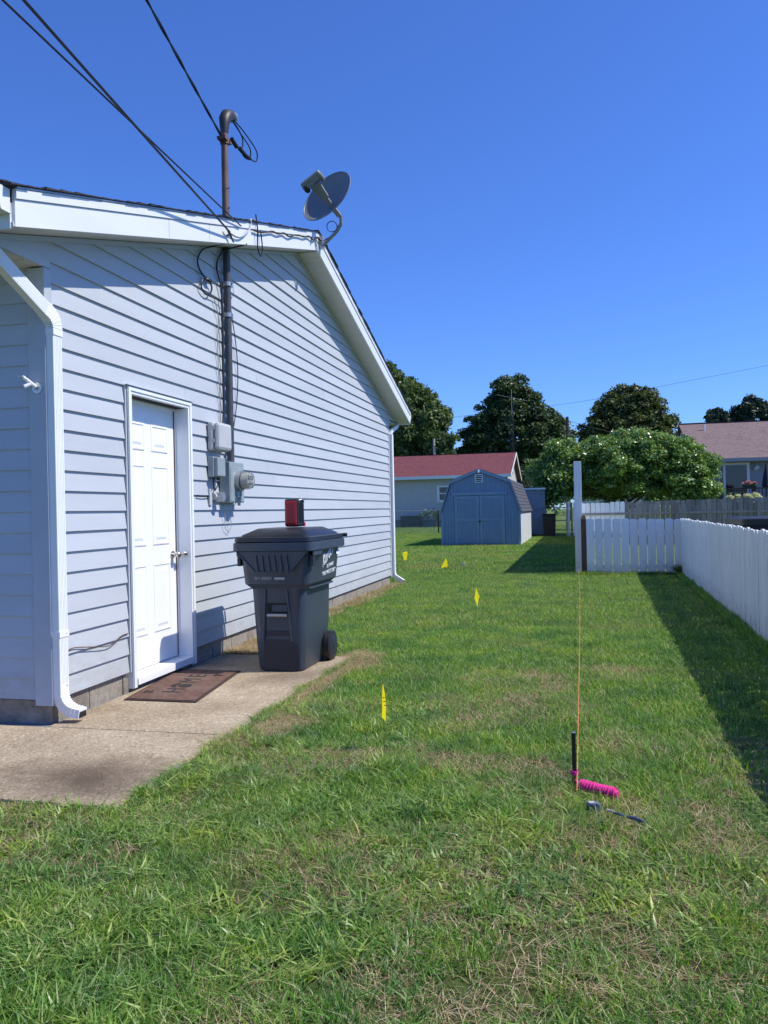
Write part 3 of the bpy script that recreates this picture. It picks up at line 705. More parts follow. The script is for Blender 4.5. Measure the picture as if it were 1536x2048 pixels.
wire('wall_cable', [(-3.058, 6.60, 3.14), (-3.06, 6.68, 3.0), (-3.062, 6.66, 2.8), (-3.062, 6.66, 2.6), (-3.063, 6.68, 2.3), (-3.063, 6.68, 2.05)], .0045, 'thin grey cable sagging down the wall left of the conduit', 'cable', mat='meterbox')
wire('wall_cable', [(-3.03, 6.88, 3.16), (-3.04, 6.92, 3.08), (-3.055, 7.02, 2.9), (-3.058, 7.07, 2.7), (-3.058, 7.075, 2.5), (-3.058, 7.03, 2.25), (-3.058, 6.95, 2.03)], .0045, 'thin black cable bowing down the wall right of the conduit', 'cable')

# wall bracket on the corner board
br = empty('wall_bracket', (-3.15, 4.25, 2.05), 'small white flag pole bracket screwed to the house corner board', 'bracket')
MB().cyl((-3.130, 4.256, 2.03), (-3.130, 4.25, 2.03), .033, 18).build('base_plate', 'satin', br)
MB().cyl((-3.137, 4.25, 2.035), (-3.165, 4.20, 2.075), .012, 10).cyl((-3.165, 4.20, 2.075), (-3.178, 4.185, 2.09), .010, 10).cyl((-3.15, 4.22, 2.05), (-3.172, 4.19, 2.03), .012, 10).build('socket', 'whiteplastic', br, smooth=True)
MB().box(-3.20, -3.165, 4.17, 4.195, 2.088, 2.094).build('socket_tab', 'whiteplastic', br)

# satellite dish on the ridge end of the fascia
dish = empty('satellite_dish', (-2.80, 8.95, 4.36), 'grey satellite dish on a bent mast at the roof peak', 'satellite dish')
dc = Vector((-2.665, 8.828, 4.815))      # centre of the reflector
tocam = (Vector((0, 0, EYE)) - dc).normalized()
rr = Rt - tocam * Rt.dot(tocam); rr.normalize(); uu = tocam.cross(rr) * -1
uu = rr.cross(tocam) * -1 if rr.cross(tocam).z < 0 else rr.cross(tocam)
nn = (tocam * .52 + (rr * -.67 + uu * .742) * .854).normalized()     # where the dish looks
maj = (rr * .742 + uu * .67).normalized()                             # long axis seen in the picture
mnr = nn.cross(maj).normalized()
rings = []; ra, rb_ = .335, .300
for k in range(9):
    f = k / 8; z = .075 * f * f
    rings.append([dc + maj * (ra * f * math.cos(t)) + mnr * (rb_ * f * math.sin(t)) + nn * (z - .04) for t in [2 * math.pi * i / 48 for i in range(48)]])
rings[0] = [dc + maj * (.002 * math.cos(t)) + mnr * (.002 * math.sin(t)) + nn * -.04 for t in [2 * math.pi * i / 48 for i in range(48)]]
back = [[p - nn * .006 for p in r] for r in rings][::-1]
MB().loft(rings + back, cap=False).build('reflector', 'dish', dish, smooth=True)
MB().tube([dc + maj * (ra * math.cos(t)) + mnr * (rb_ * math.sin(t)) + nn * .033 for t in [2 * math.pi * i / 48 for i in range(49)]], .006, 6).build('reflector_rim', 'dish', dish, smooth=True)
low = Vector((-2.548, 8.856, 4.608)); lnb = dc + nn * .37 + (rr * .0 - uu * .0)
lnb = Vector((-2.745, 8.53, 4.885))
arm_dir = (lnb - low).normalized(); side = arm_dir.cross(nn).normalized(); oth = side.cross(arm_dir)
def armring(p, a, b): return [p + side * a + oth * b, p - side * a + oth * b, p - side * a - oth * b, p + side * a - oth * b]
L_ = (lnb - low).length
MB().loft([armring(low, .026, .022), armring(low + arm_dir * L_ * .5, .026, .02), armring(low + arm_dir * L_ * .55, .042, .02), armring(low + arm_dir * L_ * .95, .062, .026)]).build('feed_arm', 'dish_dark', dish, bevel=.003)
hb = rr * .82 + uu * .57; hb.normalize(); hv = nn.cross(hb).normalized()
tip = lnb + arm_dir * .03
MB().obox(tip, hb * .125, arm_dir * .045, oth * .03).build('feed_bar', 'dish_dark', dish, bevel=.015)
for q in (-.10, .10):
    MB().tube([tip + hb * q, tip + hb * q - arm_dir * .06, tip + hb * q - arm_dir * .085], [.034, .034, .02], 14).build('feed_horn', 'dish' if q > 0 else 'darkmetal', dish, smooth=True)
MB().obox(tip - oth * .031 + hb * -.02, hb * .04, arm_dir * .006, oth * .001).build('feed_print', 'print_black', dish)
MB().tube([low + Vector((.015, .01, .0)), low + Vector((.01, .02, -.09)), Vector((-2.60, 8.92, 4.46)), Vector((-2.77, 8.93, 4.32))], .019, 12).build('mast_pole', 'dish_dark', dish, smooth=True)
MB().obox((-2.79, 8.95, 4.36), (.02, 0, 0), (0, .04, 0), (0, 0, .07)).build('mount_foot', 'steel', dish, bevel=.004)
MB().tube([Vector((-2.60, 8.90, 4.51)) + (rr * math.cos(t) + uu * math.sin(t)) * .058 - rr * .05 for t in [i * .35 for i in range(19)]], .005, 6).build('cable_loop', 'cable', dish, smooth=True)
MB().tube([(-2.575, 8.93, 4.54), (-2.66, 8.94, 4.42), (-2.78, 8.93, 4.37)], .006, 6).build('feed_cable', 'cable', dish)
MB().obox(dc - nn * .07, maj * .06, mnr * .06, nn * .03).build('rear_bracket', 'dish_dark', dish)

# ================================================================== TRASH CART
cx0 = -2.276
cart = empty('trash_cart', (cx0, 6.3, 0), 'large navy grey wheeled trash cart with black lid standing on the concrete by the door', 'trash cart')
def rr_ring(x0, x1, y0, y1, z, r=.05, n=4):
    pts = []
    for (cxx, cyy, a) in ((x1 - r, y1 - r, 0), (x0 + r, y1 - r, 90), (x0 + r, y0 + r, 180), (x1 - r, y0 + r, 270)):
        for i in range(n + 1):
            t = R(a + 90 * i / n); pts.append((cxx + r * math.cos(t), cyy + r * math.sin(t), z))
    return pts
hw = lambda z: .192 + .045 * z                 # half width of the lower body
Zc = .695
body = MB().loft([rr_ring(cx0 - hw(0) + .01, cx0 + hw(0) - .01, 5.975, 6.58, .014, .07), rr_ring(cx0 - hw(0), cx0 + hw(0), 5.965, 6.60, .03, .07),
                  rr_ring(cx0 - hw(.35), cx0 + hw(.35), 5.945, 6.66, .35, .07), rr_ring(cx0 - hw(.66), cx0 + hw(.66), 5.93, 6.65, .655, .07),
                  rr_ring(cx0 - .245, cx0 + .245, 5.925, 6.66, .672, .07), rr_ring(cx0 - .268, cx0 + .268, 5.90, 6.69, .70, .06),
                  rr_ring(cx0 - .285, cx0 + .285, 5.87, 6.72, .955, .06), rr_ring(cx0 - .288, cx0 + .288, 5.868, 6.72, .96, .06)])
bd = body.build('body', 'bin', cart, smooth=True)
rim = MB().loft([rr_ring(cx0 - .318, cx0 + .318, 5.835, 6.75, .955, .05), rr_ring(cx0 - .328, cx0 + .328, 5.825, 6.76, .962, .05),
                 rr_ring(cx0 - .326, cx0 + .326, 5.825, 6.76, 1.02, .05), rr_ring(cx0 - .31, cx0 + .31, 5.845, 6.74, 1.028, .05)])
rim.build('rim', 'bin', cart, smooth=True)
# dropped front lip with ribs
yf = 5.85
lip = MB()
lip.prism([(cx0 - .285, 5.835, .957), (cx0 + .285, 5.835, .957), (cx0 + .145, 5.852, .80), (cx0 - .145, 5.852, .80)], (0, .055, 0))
lp = lip.build('front_pouch', 'bin', bd, bevel=.004)
for q in range(6):
    xx = cx0 - .125 + q * .05
    MB().prism([(xx - .010, 5.852, .803), (xx + .010, 5.852, .803), (xx, 5.838, .93)], (0, -.012, 0)).build('pouch_rib', 'bin', bd, bevel=.002)
edge = MB().tube([(cx0 - .285, 5.830, .955), (cx0 - .145, 5.848, .80), (cx0 + .145, 5.848, .80), (cx0 + .285, 5.830, .955)], .006, 6).build('pouch_edge', 'bin', bd)
# side gussets under the rim
for s_ in (-1, 1):
    MB().prism([(cx0 + s_ * .283, 5.90, .955), (cx0 + s_ * .318, 5.90, .955), (cx0 + s_ * .318, 6.12, .955), (cx0 + s_ * .30, 6.17, .955), (cx0 + s_ * .283, 6.17, .955)], (0, 0, -.035)).build('side_gusset', 'bin', bd, bevel=.003)
box('grab_tab', 'bin_dark', bd, cx0 - .312, cx0 - .283, 5.90, 5.97, .84, .955, bevel=.004)
box('grab_tab', 'bin_dark', bd, cx0 + .283, cx0 + .312, 5.90, 5.97, .84, .955, bevel=.004)
# front recess: ribs either side, flat dark panels painted as recess shade, lift bar
def yfr(z): return 5.966 - .048 * z
MB().prism([(cx0 - .122, yfr(.29) - .001, .29), (cx0 + .108, yfr(.29) - .001, .29), (cx0 + .082, yfr(.64) - .001, .64), (cx0 - .085, yfr(.64) - .001, .64)], (0, -.003, 0)).build('recess_shade_panel', 'bin_dark', bd)
MB().prism([(cx0 - .082, yfr(.6) - .0042, .632), (cx0 + .078, yfr(.6) - .0042, .632), (cx0 + .088, yfr(.47) - .0042, .47), (cx0 - .085, yfr(.47) - .0042, .47)], (0, -.001, 0)).build('pocket_shade_panel', 'dark_void', bd)
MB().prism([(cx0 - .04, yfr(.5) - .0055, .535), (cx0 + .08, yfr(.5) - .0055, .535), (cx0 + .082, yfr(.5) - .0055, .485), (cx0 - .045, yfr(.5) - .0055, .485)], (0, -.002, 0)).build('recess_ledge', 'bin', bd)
MB().prism([(cx0 - .140, yfr(.02) - .001, .02), (cx0 + .165, yfr(.02) - .001, .02), (cx0 + .155, yfr(.21) - .001, .22), (cx0 + .108, yfr(.26) - .001, .265), (cx0 - .118, yfr(.26) - .001, .265)], (0, -.004, 0)).build('lower_recess_shade', 'bin_dark', bd)
for s_ in (-1, 1):
    p = [(cx0 - .007 + s_ * .116 - .009, yfr(.25), .25), (cx0 - .007 + s_ * .116 + .009, yfr(.25), .25), (cx0 - .002 + s_ * .089 + .007, yfr(.655), .655), (cx0 - .002 + s_ * .089 - .007, yfr(.655), .655)]
    MB().prism(p, (0, -.016, 0)).build('front_rib', 'bin', bd, bevel=.004)
MB().cyl((cx0 - .078, 5.922, .457), (cx0 + .080, 5.922, .457), .0125, 12).build('lift_bar', 'steel', cart, smooth=True)
MB().prism([(cx0 + .225, 5.99, .668), (cx0 + .262, 6.02, .668), (cx0 + .262, 6.58, .668), (cx0 + .225, 6.60, .668)], (0, 0, -.014)).build('side_gusset', 'bin', bd, bevel=.004)
# lid
lid = MB().loft([rr_ring(cx0 - .318, cx0 + .318, 5.83, 6.76, 1.03, .05), rr_ring(cx0 - .315, cx0 + .315, 5.835, 6.76, 1.062, .05),
                 rr_ring(cx0 - .285, cx0 + .285, 5.875, 6.71, 1.068, .05), rr_ring(cx0 - .275, cx0 + .275, 5.885, 6.69, 1.082, .05),
                 rr_ring(cx0 - .20, cx0 + .20, 6.02, 6.56, 1.128, .05), rr_ring(cx0 - .19, cx0 + .19, 6.04, 6.54, 1.130, .05)])
ld = lid.build('lid', 'lid', cart, smooth=True)
MB().tube([(cx0 - .29, 6.79, 1.04), (cx0 + .33, 6.79, 1.05)], .016, 10).build('handle', 'lid', cart, smooth=True)
for s_ in (-1, 1):
    w = MB().tube([(cx0 + s_ * .215, 6.52, .128), (cx0 + s_ * .222, 6.52, .128), (cx0 + s_ * .263, 6.52, .128), (cx0 + s_ * .27, 6.52, .128)], [.112, .127, .127, .112], 32).build('wheel', 'black', cart, smooth=True)
    MB().tube([(cx0 + s_ * .27, 6.52, .128), (cx0 + s_ * .273, 6.52, .128)], [.098, .092], 32).build('wheel_hub', 'bin_dark', w, smooth=True)
    MB().cyl((cx0 + s_ * .273, 6.52, .128), (cx0 + s_ * .278, 6.52, .128), .014, 10).build('axle_cap', 'darkmetal', w)
# printing on the cart
xs = cx0 + .2905
def sx(z): return cx0 + .268 + (.285 - .268) * (z - .70) / .255 + .0035
text('brand_print', "Kurdt's", 'print_white', bd, (sx(.80), 6.235, .80), (.028, 1, .42), (.066, 0, 1), .155, .0015, .12, squeeze=.66)
text('phone_print', '765-744-4667', 'print_white', bd, (sx(.79), 6.345, .79), (.0067, 1, .10), (.066, 0, 1), .040, .001, squeeze=.86)
text('notice_print', 'YARD WASTE ONLY', 'print_white', bd, (sx(.74), 6.235, .735), (.0033, 1, .05), (.066, 0, 1), .046, .001, squeeze=.86)
MB().prism([(sx(.92), 6.60, .892), (sx(.92), 6.60, .918), (sx(.92), 6.655, .922), (sx(.92), 6.655, .934), (sx(.92), 6.70, .908), (sx(.92), 6.655, .882), (sx(.92), 6.655, .895)], (.002, 0, 0)).build('arrow_print', 'print_white', bd)
text('serial_print', 'SKY 600007', 'print_grey', bd, (cx0 - .165, 5.8985 - .012, .735), (1, 0, 0), (0, -.12, 1), .036, squeeze=.8)
box('serial_plate', 'print_grey', bd, cx0 + .0, cx0 + .085, 5.884, 5.886, .737, .755)

# red and black case on the lid
tc = empty('tool_case', (-2.25, 6.3, 1.134), 'red and black upright portable case standing on the trash cart lid', 'case')
MB().box(-2.315, -2.195, 6.235, 6.40, 1.136, 1.362).build('case_body', 'black', tc, bevel=.018)
MB().loft([[(-2.303, 6.236, 1.15), (-2.207, 6.236, 1.15), (-2.207, 6.236, 1.345), (-2.303, 6.236, 1.345)], [(-2.303, 6.226, 1.15), (-2.207, 6.226, 1.15), (-2.207, 6.226, 1.345), (-2.303, 6.226, 1.345)],
           [(-2.29, 6.221, 1.17), (-2.22, 6.221, 1.17), (-2.22, 6.221, 1.33), (-2.29, 6.221, 1.33)]]).build('front_panel', 'red', tc, bevel=.003)
for q in range(4): box('side_rib', 'lid', tc, -2.195, -2.190, 6.26 + q * .032, 6.272 + q * .032, 1.17, 1.33, bevel=.002)
box('case_foot', 'red', tc, -2.20, -2.186, 6.36, 6.395, 1.137, 1.17, bevel=.004)
MB().tube([(-2.20, 6.27, 1.35), (-2.188, 6.30, 1.358), (-2.188, 6.36, 1.352), (-2.20, 6.385, 1.335)], .006, 6).build('latch', 'steel', tc)

# ================================================================== DOORMAT
mx = Vector((-.505, .012, 0)) * -1; mc = Vector((-2.785, 5.405, .012))
u = Vector((.525, .005, 0)).normalized(); v = Vector((-.13, 1.03, 0)).normalized()
dm = empty('doormat', mc, 'brown rectangular doormat reading HOME with a paw print in front of the white door', 'doormat')
MB().obox(mc + Vector((0, 0, .004)), u * .262, v * .52, Vector((0, 0, .004))).build('mat_base', 'mat_edge', dm)
MB().obox(mc + Vector((0, 0, .0095)), u * .242, v * .50, Vector((0, 0, .0025))).build('mat_pile', 'mat', dm)
tz = .0255
def on_mat(a, b): q = mc + u * a + v * b; return (q.x, q.y, tz)
upd = u * -1   # letters stand up towards the wall, read left to right along +Y
for ch, b in (('H', -.31), ('M', .015), ('E', .21)):
    text('letter', ch, 'print_black', dm, on_mat(.06, b), v, upd, .20, .0006)
pw = MB()
def disc(c, ra, rb):
    pw.tube([Vector(c), Vector(c) + Vector((0, 0, .0012))], 1, 14)
def flat_ell(a, b, ra, rb):
    q = mc + u * a + v * b
    pw.prism([(q.x + (u * ra * math.cos(t) + v * rb * math.sin(t)).x, q.y + (u * ra * math.cos(t) + v * rb * math.sin(t)).y, tz) for t in [2 * math.pi * i / 14 for i in range(14)]], (0, 0, .0012))
for (a, b, r1, r2) in ((.02, -.085, .05, .055), (-.05, -.13, .022, .016), (-.065, -.10, .022, .015), (-.065, -.065, .022, .015), (-.05, -.035, .022, .016)): flat_ell(a, b, r1, r2)
for (a, b) in ((.16, .30), (-.16, -.30)):
    flat_ell(a, b, .022, .024)
    for q in (-.03, -.01, .012, .032): flat_ell(a - .035, b + q, .010, .008)
pw.build('paw_print', 'print_black', dm)

# ================================================================== FENCES
def picket(name, x, y, z0, h, w, th, mat, parent, dirx=(1, 0), seed=0, round_=True, lean=0):
    ax = Vector((dirx[0], dirx[1], 0)).normalized(); ay = Vector((-ax.y, ax.x, 0)); c = Vector((x, y, z0)); hw_ = w / 2
    cham = w * .22
    pr = [(-hw_, 0), (hw_, 0), (hw_, h - cham), (hw_ - cham * .35, h - cham * .3), (hw_ - cham, h), (-hw_ + cham, h), (-hw_ + cham * .35, h - cham * .3), (-hw_, h - cham)]
    m = MB().prism([c + ax * (a + lean * b) + Vector((0, 0, b)) + ay * (-th / 2) for a, b in pr], ay * th)
    return m.build(name, mat, parent)
ff = empty('picket_fence', (1, 15.4, 0), 'short run of white dog-ear picket fence facing the viewer beside the tall white post', 'fence')
sp_ = .1535
for i in range(11):
    picket('picket', .247 + i * sp_, 15.40 + rnd.uniform(-.003, .003), -.01, 1.035 - i * .0025 + rnd.uniform(-.008, .008), .139, .018, 'white_fence', ff, lean=rnd.uniform(-.003, .003))
nl = MB()
for i in range(11):
    for zz in (.735, .775, .12, .16):
        for dx in (-.045, .045): nl.box(.247 + i * sp_ + dx - .003, .247 + i * sp_ + dx + .003, 15.388, 15.3905, zz - .003, zz + .003)
nl.build('nail_heads', 'darkmetal', ff, kind='stuff')
for zz in (.71, .10):
    box('rail', 'white_fence', ff, .19, 1.86, 15.412, 15.45, zz, zz + .085)
sf = empty('picket_fence', (1.6, 8, 0), 'long white picket fence running toward the viewer along the right edge of the lawn', 'fence')
def sfx(y): return 1.608 + (y - 7.655) * .0281
y = 15.37; i = 0
dvec = Vector((.0281, 1, 0)).normalized()
while y > .4:
    picket('picket', sfx(y) + rnd.uniform(-.003, .003), y, -.01, 1.02 + rnd.uniform(-.01, .01), .137 + rnd.uniform(-.004, .003), .018, 'white_fence', sf, dirx=(dvec.x, dvec.y), lean=rnd.uniform(-.002, .002)); y -= .149; i += 1
for zz in (.70, .12):
    a = Vector((sfx(15.3), 15.3, zz)); b = Vector((sfx(.4), .4, zz))
    MB().obox((a + b) / 2 + Vector((.03, 0, .04)), (.018, 0, 0), (b - a) / 2, (0, 0, .042)).build('rail', 'white_fence', sf)
for yy in (15.25, 12.8, 10.4, 8.0, 5.6, 3.2): box('fence_post', 'white_fence', sf, sfx(yy) + .052, sfx(yy) + .14, yy - .045, yy + .045, -.01, 1.0)
bp = MB().box(.082, .178, 15.5, 15.6, 0, 1.02).add([(.082, 15.5, 1.02), (.178, 15.5, 1.02), (.178, 15.6, 1.02), (.082, 15.6, 1.02), (.106, 15.525, 1.095), (.154, 15.525, 1.095), (.154, 15.575, 1.095), (.106, 15.575, 1.095)], [(0, 1, 5, 4), (1, 2, 6, 5), (2, 3, 7, 6), (3, 0, 4, 7), (4, 5, 6, 7)]).build('fence_post', 'brown_wood', None)
tag(bp, 'unpainted brown wooden post between the tall white post and the short picket fence', 'post')
tf = empty('privacy_fence', (.03, 25, 0), 'tall solid white privacy fence seen edge-on behind its end post', 'fence')
MB().box(-.03, .108, 15.72, 15.86, 0, 2.11).build('end_post', 'white_fence', tf, bevel=.003)
yy = 15.87
while yy < 35.5:
    e_ = min(yy + 2.4, 35.5)
    box('fence_board', 'white_fence', tf, .0, .03, yy, e_ - .08, .03, 1.80)
    if yy > 16: box('fence_post', 'white_fence', tf, -.02, .07, yy - .085, yy - .005, 0, 1.83)
    yy = e_
gfn = empty('weathered_picket_fence', (3, 27, 0), 'long weathered grey picket fence with rails facing the viewer, its left pickets painted white', 'fence')
x = .22; i = 0
while x < 8.6:
    wht = x < 1.50
    picket('picket', x, 27.0 + rnd.uniform(-.006, .006), 0, 1.36 + .012 * x + rnd.uniform(-.015, .015), .138, .018, 'white_fence' if wht else 'gray_wood', gfn, lean=rnd.uniform(-.006, .006)); x += .153; i += 1
for zz in (.97, .25): box('rail', 'gray_wood', gfn, .15, 8.6, 26.94, 26.985, zz, zz + .07)
for xx in (3.02, 5.42, 7.8): box('fence_post', 'gray_wood', gfn, xx, xx + .10, 26.85, 26.938, 0, 1.30)

# ================================================================== YARD THINGS
def flag(x, y, h, tri, label, lean=(0, 0)):
    t = empty('marking_flag', (x, y, 0), label, 'marking flag', 'yellow marking flags in the lawn')
    top = Vector((x + lean[0], y + lean[1], h))
    MB().tube([(x, y, -.02), top], .0013, 5).build('stem', 'wire', t)
    me = MB()
    n = len(tri); FD = Vector((.78, .90, 0)); vs = [Vector((x, y, h)) + FD * a + Vector((.5, -.5, 0)) * c + Vector((0, 0, b)) for a, b, c in tri]
    m = MB().add(vs, [(0, i, i + 1) for i in range(1, n - 1)])
    o = m.build('flag_sheet', 'yellow', t)
    sm = o.modifiers.new('thick', 'SOLIDIFY'); sm.thickness = .0006
    q = Vector((x, y, h)) + Vector((.012, -.02, 0))
    for j in range(3):
        c = q + Vector((0, 0, -.075 - .02 * j)) + Rt * (.004 * (j - 1))
        MB().obox(c, Rt * .006, Vector((0, 0, .002)) + Rt * .001, Fw * .0004).build('flag_print', 'print_black', t)
    return t
flag(-1.0, 4.11, .355, [(0, 0, 0), (-.014, -.06, .02), (-.026, -.128, .05), (-.021, -.175, .03), (.011, -.205, .0), (.019, -.12, -.01), (.011, -.05, -.01)], 'nearest yellow marking flag, folded narrow, standing left of the lawn centre')
flag(-1.19, 9.75, .30, [(0, 0, 0), (-.045, -.12, .04), (-.02, -.155, .02), (.012, -.235, .0), (.025, -.17, -.01), (.05, -.115, -.02)], 'diamond shaped yellow marking flag in the middle of the lawn')
flag(-2.72, 17.1, .22, [(0, 0, 0), (-.06, -.08, .03), (-.145, -.215, .05), (-.04, -.19, .01), (.03, -.20, 0), (.035, -.08, 0)], 'yellow triangular marking flag in the lawn in front of the blue shed')
flag(-4.0, 19.2, .26, [(0, 0, 0), (-.07, -.055, .04), (-.145, -.03, .05), (-.09, -.20, .02), (-.02, -.22, 0), (.02, -.05, 0)], 'farthest yellow marking flag, just right of the house corner')
wf = MB().box(-2.49, -2.43, 17.9, 17.93, .0, .05).build('paper_scrap', 'whiteplastic', None); tag(wf, 'tiny white paper scrap lying in the grass beside the farther yellow flags', 'scrap')

stk = empty('ground_stake', (-.03, 3.70, 0), 'short black square stake driven into the lawn', 'stake')
MB().box(-.040, -.022, 3.70, 3.718, -.05, .242).build('stake_bar', 'black', stk, bevel=.001)
box('stake_top', 'steel', stk, -.0395, -.0225, 3.7005, 3.7175, .2421, .2441)
for q in range(4): MB().tube([(-.031 + .0155 * math.cos(t), 3.709 + .0155 * math.sin(t), .058 + q * .005 + .002 * math.sin(t * 2)) for t in [i * .45 for i in range(15)]], .0022, 5).build('twine_wrap', 'pink', stk)
wire('mason_line', [(-.018, 3.700, .066), (-.0166, 3.9, .0665), (.02, 9.5, .075), (.03, 15.715, .10)], .0017, 'taut orange mason line running from the black stake to the tall white post', 'string', mat='orange', n=5, sub=4)
spool = empty('twine_roll', (.06, 3.60, .03), 'bright pink roll of wound twine lying on the grass by the stake', 'twine roll')
a_, b_ = Vector((-.014, 3.655, .030)), Vector((.150, 3.57, .026)); dv_ = (b_ - a_); dn = dv_.normalized(); s1 = dn.cross(Vector((0, 0, 1))).normalized(); s2 = s1.cross(dn)
sp_core = MB().tube([a_, a_ + dv_ * .1, a_ + dv_ * .5, a_ + dv_ * .9, b_], [.012, .019, .022, .020, .012], 16).build('spool_core', 'pink', spool, smooth=True)
hw2 = MB(); 
for j in range(26):
    c = a_ + dv_ * (.07 + .86 * j / 25); tl = (rnd.uniform(-.35, .35)); r0 = .023 + rnd.uniform(-.001, .003)
    hw2.tube([c + s1 * (r0 * math.cos(t)) + s2 * (r0 * .95 * math.sin(t)) + dn * (tl * .02 * math.cos(t)) for t in [2 * math.pi * i / 14 for i in range(15)]], .0028, 5)
hw2.build('twine_windings', 'pink', spool, kind='stuff')
MB().tube([(-.04, 3.712, .055), (-.02, 3.69, .045), (.012, 3.645, .052)], .0016, 5).build('twine_tail', 'orange', spool)
MB().tube([a_ + Vector((-.01, .01, -.01)), a_ + Vector((-.005, 0, .012)), a_ + Vector((-.012, .005, .02))], .006, 6).build('twine_knot', 'pink', spool)
rl = empty('tape_measure', (.045, 3.41, .01), 'small dark tape measure with pale yellow sticker in the grass below the pink twine', 'tape measure')
MB().prism([Vector((.045, 3.41, .012)) + Vector((.030 * math.cos(t), .026 * math.sin(t), 0)) for t in [2 * math.pi * i / 8 for i in range(8)]], (0, 0, .030)).build('case', 'bluetool', rl, bevel=.005)
MB().obox((.038, 3.408, .0432), (.012, .004, 0), (-.004, .010, 0), (0, 0, .0012)).build('sticker', 'palepole', rl)
MB().obox((.058, 3.40, .0435), (.006, 0, 0), (0, .012, 0), (0, 0, .001)).build('clip', 'steel', rl)
tl_ = empty('hand_tool', (.18, 3.31, .01), 'slim blue grey hand tool half hidden in the grass beside the tape measure', 'hand tool')
MB().tube([(.095, 3.365, .03), (.125, 3.352, .031)], .005, 6).build('tool_tip', 'palepole', tl_)
MB().tube([(.122, 3.353, .026), (.15, 3.338, .025), (.165, 3.33, .022)], [.004, .007, .005], 8).build('tool_shaft', 'bluetool', tl_, smooth=True)
MB().tube([(.172, 3.326, .023), (.20, 3.312, .024), (.245, 3.288, .018)], [.006, .008, .005], 8).build('tool_grip', 'bluetool', tl_, smooth=True)

# ================================================================== SHED
SX0, SX1, SYF, SYB = -4.60, -1.835, 28.0, 34.6
shed = empty('garden_shed', (-3.2, 28, 0), 'blue grey gambrel garden shed with double doors at the end of the lawn', 'shed')
AX = -3.24
prof = [(SX0 + .03, 0), (SX1 - .03, 0), (SX1 - .03, 1.16), (-2.22, 2.17), (AX, 2.52), (-4.22, 2.17), (SX0 + .03, 1.16)]
MB().prism([(a, SYF, b) for a, b in prof], (0, SYB - SYF, 0)).build('wall', 'shed', shed)
def gtop(x):
    pts = [(SX0 - .02, 1.16), (-4.22, 2.20), (AX, 2.60), (-2.22, 2.20), (SX1 + .02, 1.16)]
    for (a, b), (c, d) in zip(pts, pts[1:]):
        if a <= x <= c: return b + (d - b) * (x - a) / (c - a)
    return 1
bt = MB(); x = SX0 + .06
while x < SX1 - .08:
    bt.prism([(x, SYF - .012, .02), (x + .083, SYF - .012, .02), (x + .083, SYF - .012, gtop(x + .083) - .09), (x, SYF - .012, gtop(x) - .09)], (0, .0115, 0)); x += .1035
bt.build('wall_boards', 'shed', shed, kind='stuff')
box('side_wall', 'shed_side', shed, SX1 - .029, SX1 - .012, SYF + .003, SYB, 0, 1.15)
box('corner_trim', 'shed_trim', shed, SX1 - .1, SX1 - .005, SYF - .03, SYF - .013, 0, 1.16); box('corner_trim', 'shed_trim', shed, SX0 + .005, SX0 + .1, SYF - .03, SYF - .013, 0, 1.16)
rfp = [(SX0 - .03, 1.10), (-4.25, 2.22), (AX, 2.62), (-2.19, 2.22), (SX1 + .03, 1.10)]
sroof = MB()
for (a, b), (c, d) in zip(rfp, rfp[1:]):
    sroof.prism([(a, SYF - .06, b), (c, SYF - .06, d), (c, SYF - .06, d + .03), (a, SYF - .06, b + .03)], (0, SYB - SYF + .12, 0))
sroof = sroof.build('roof', 'shed_roof', shed)
(a, b), (c, d) = rfp[3], rfp[4]
for j in range(9):
    t0, t1 = j / 9, (j + 1) / 9
    p = [(a + (c - a) * t0 + .006, SYF - .065, b + (d - b) * t0 + .030), (a + (c - a) * t1 + .022, SYF - .065, b + (d - b) * t1 + .032), (a + (c - a) * t1 + .006, SYF - .065, b + (d - b) * t1 + .026)]
    MB().prism(p, (0, SYB - SYF + .13, 0)).build('shingle', 'shed_roof', sroof)
for (a, b), (c, d) in zip(rfp, rfp[1:]):
    MB().prism([(a, SYF - .085, b + .02), (c, SYF - .085, d + .02), (c, SYF - .085, d - .09), (a, SYF - .085, b - .09)], (0, .02, 0)).build('rake_board', 'shed_trim', shed)
for x0, x1 in ((-4.10, -3.255), (-3.235, -2.38)):
    dd_ = box('door', 'shed', shed, x0, x1, SYF - .03, SYF - .0135, .05, 1.70)
    fr = MB().box(x0, x1, SYF - .045, SYF - .031, 1.60, 1.70).box(x0, x1, SYF - .045, SYF - .031, .84, .93).box(x0, x0 + .09, SYF - .0445, SYF - .031, .05, 1.6).box(x1 - .09, x1, SYF - .0445, SYF - .031, .05, 1.6)
    fr.build('door_frame', 'shed_trim', dd_)
    gr = MB(); x = x0 + .14
    while x < x1 - .1: gr.box(x, x + .07, SYF - .037, SYF - .0305, .06, .83).box(x, x + .07, SYF - .037, SYF - .0305, .94, 1.59); x += .098
    gr.build('door_boards', 'shed', dd_)
box('door_header', 'shed_trim', shed, -4.18, -2.30, SYF - .05, SYF - .0135, 1.73, 1.83)
box('latch', 'steel', shed, -3.33, -3.14, SYF - .075, SYF - .05, .855, .885); MB().cyl((-3.24, SYF - .08, .80), (-3.24, SYF - .05, .83), .03, 8).build('padlock', 'darkmetal', shed)
vt = box('vent', 'whiteplastic', shed, -3.385, -3.105, SYF - .045, SYF - .0135, 2.16, 2.45)
for j in range(4): box('vent_slot_shade', 'dark_void', vt, -3.35, -3.14, SYF - .049, SYF - .0455, 2.19 + j * .062, 2.225 + j * .062)  # raised dark strips stand in for shade between the louvres
MB().cyl((-3.25, SYF - .11, 2.50), (-3.25, SYF - .11, 2.60), .03, 8).build('peak_light', 'whiteplastic', shed)
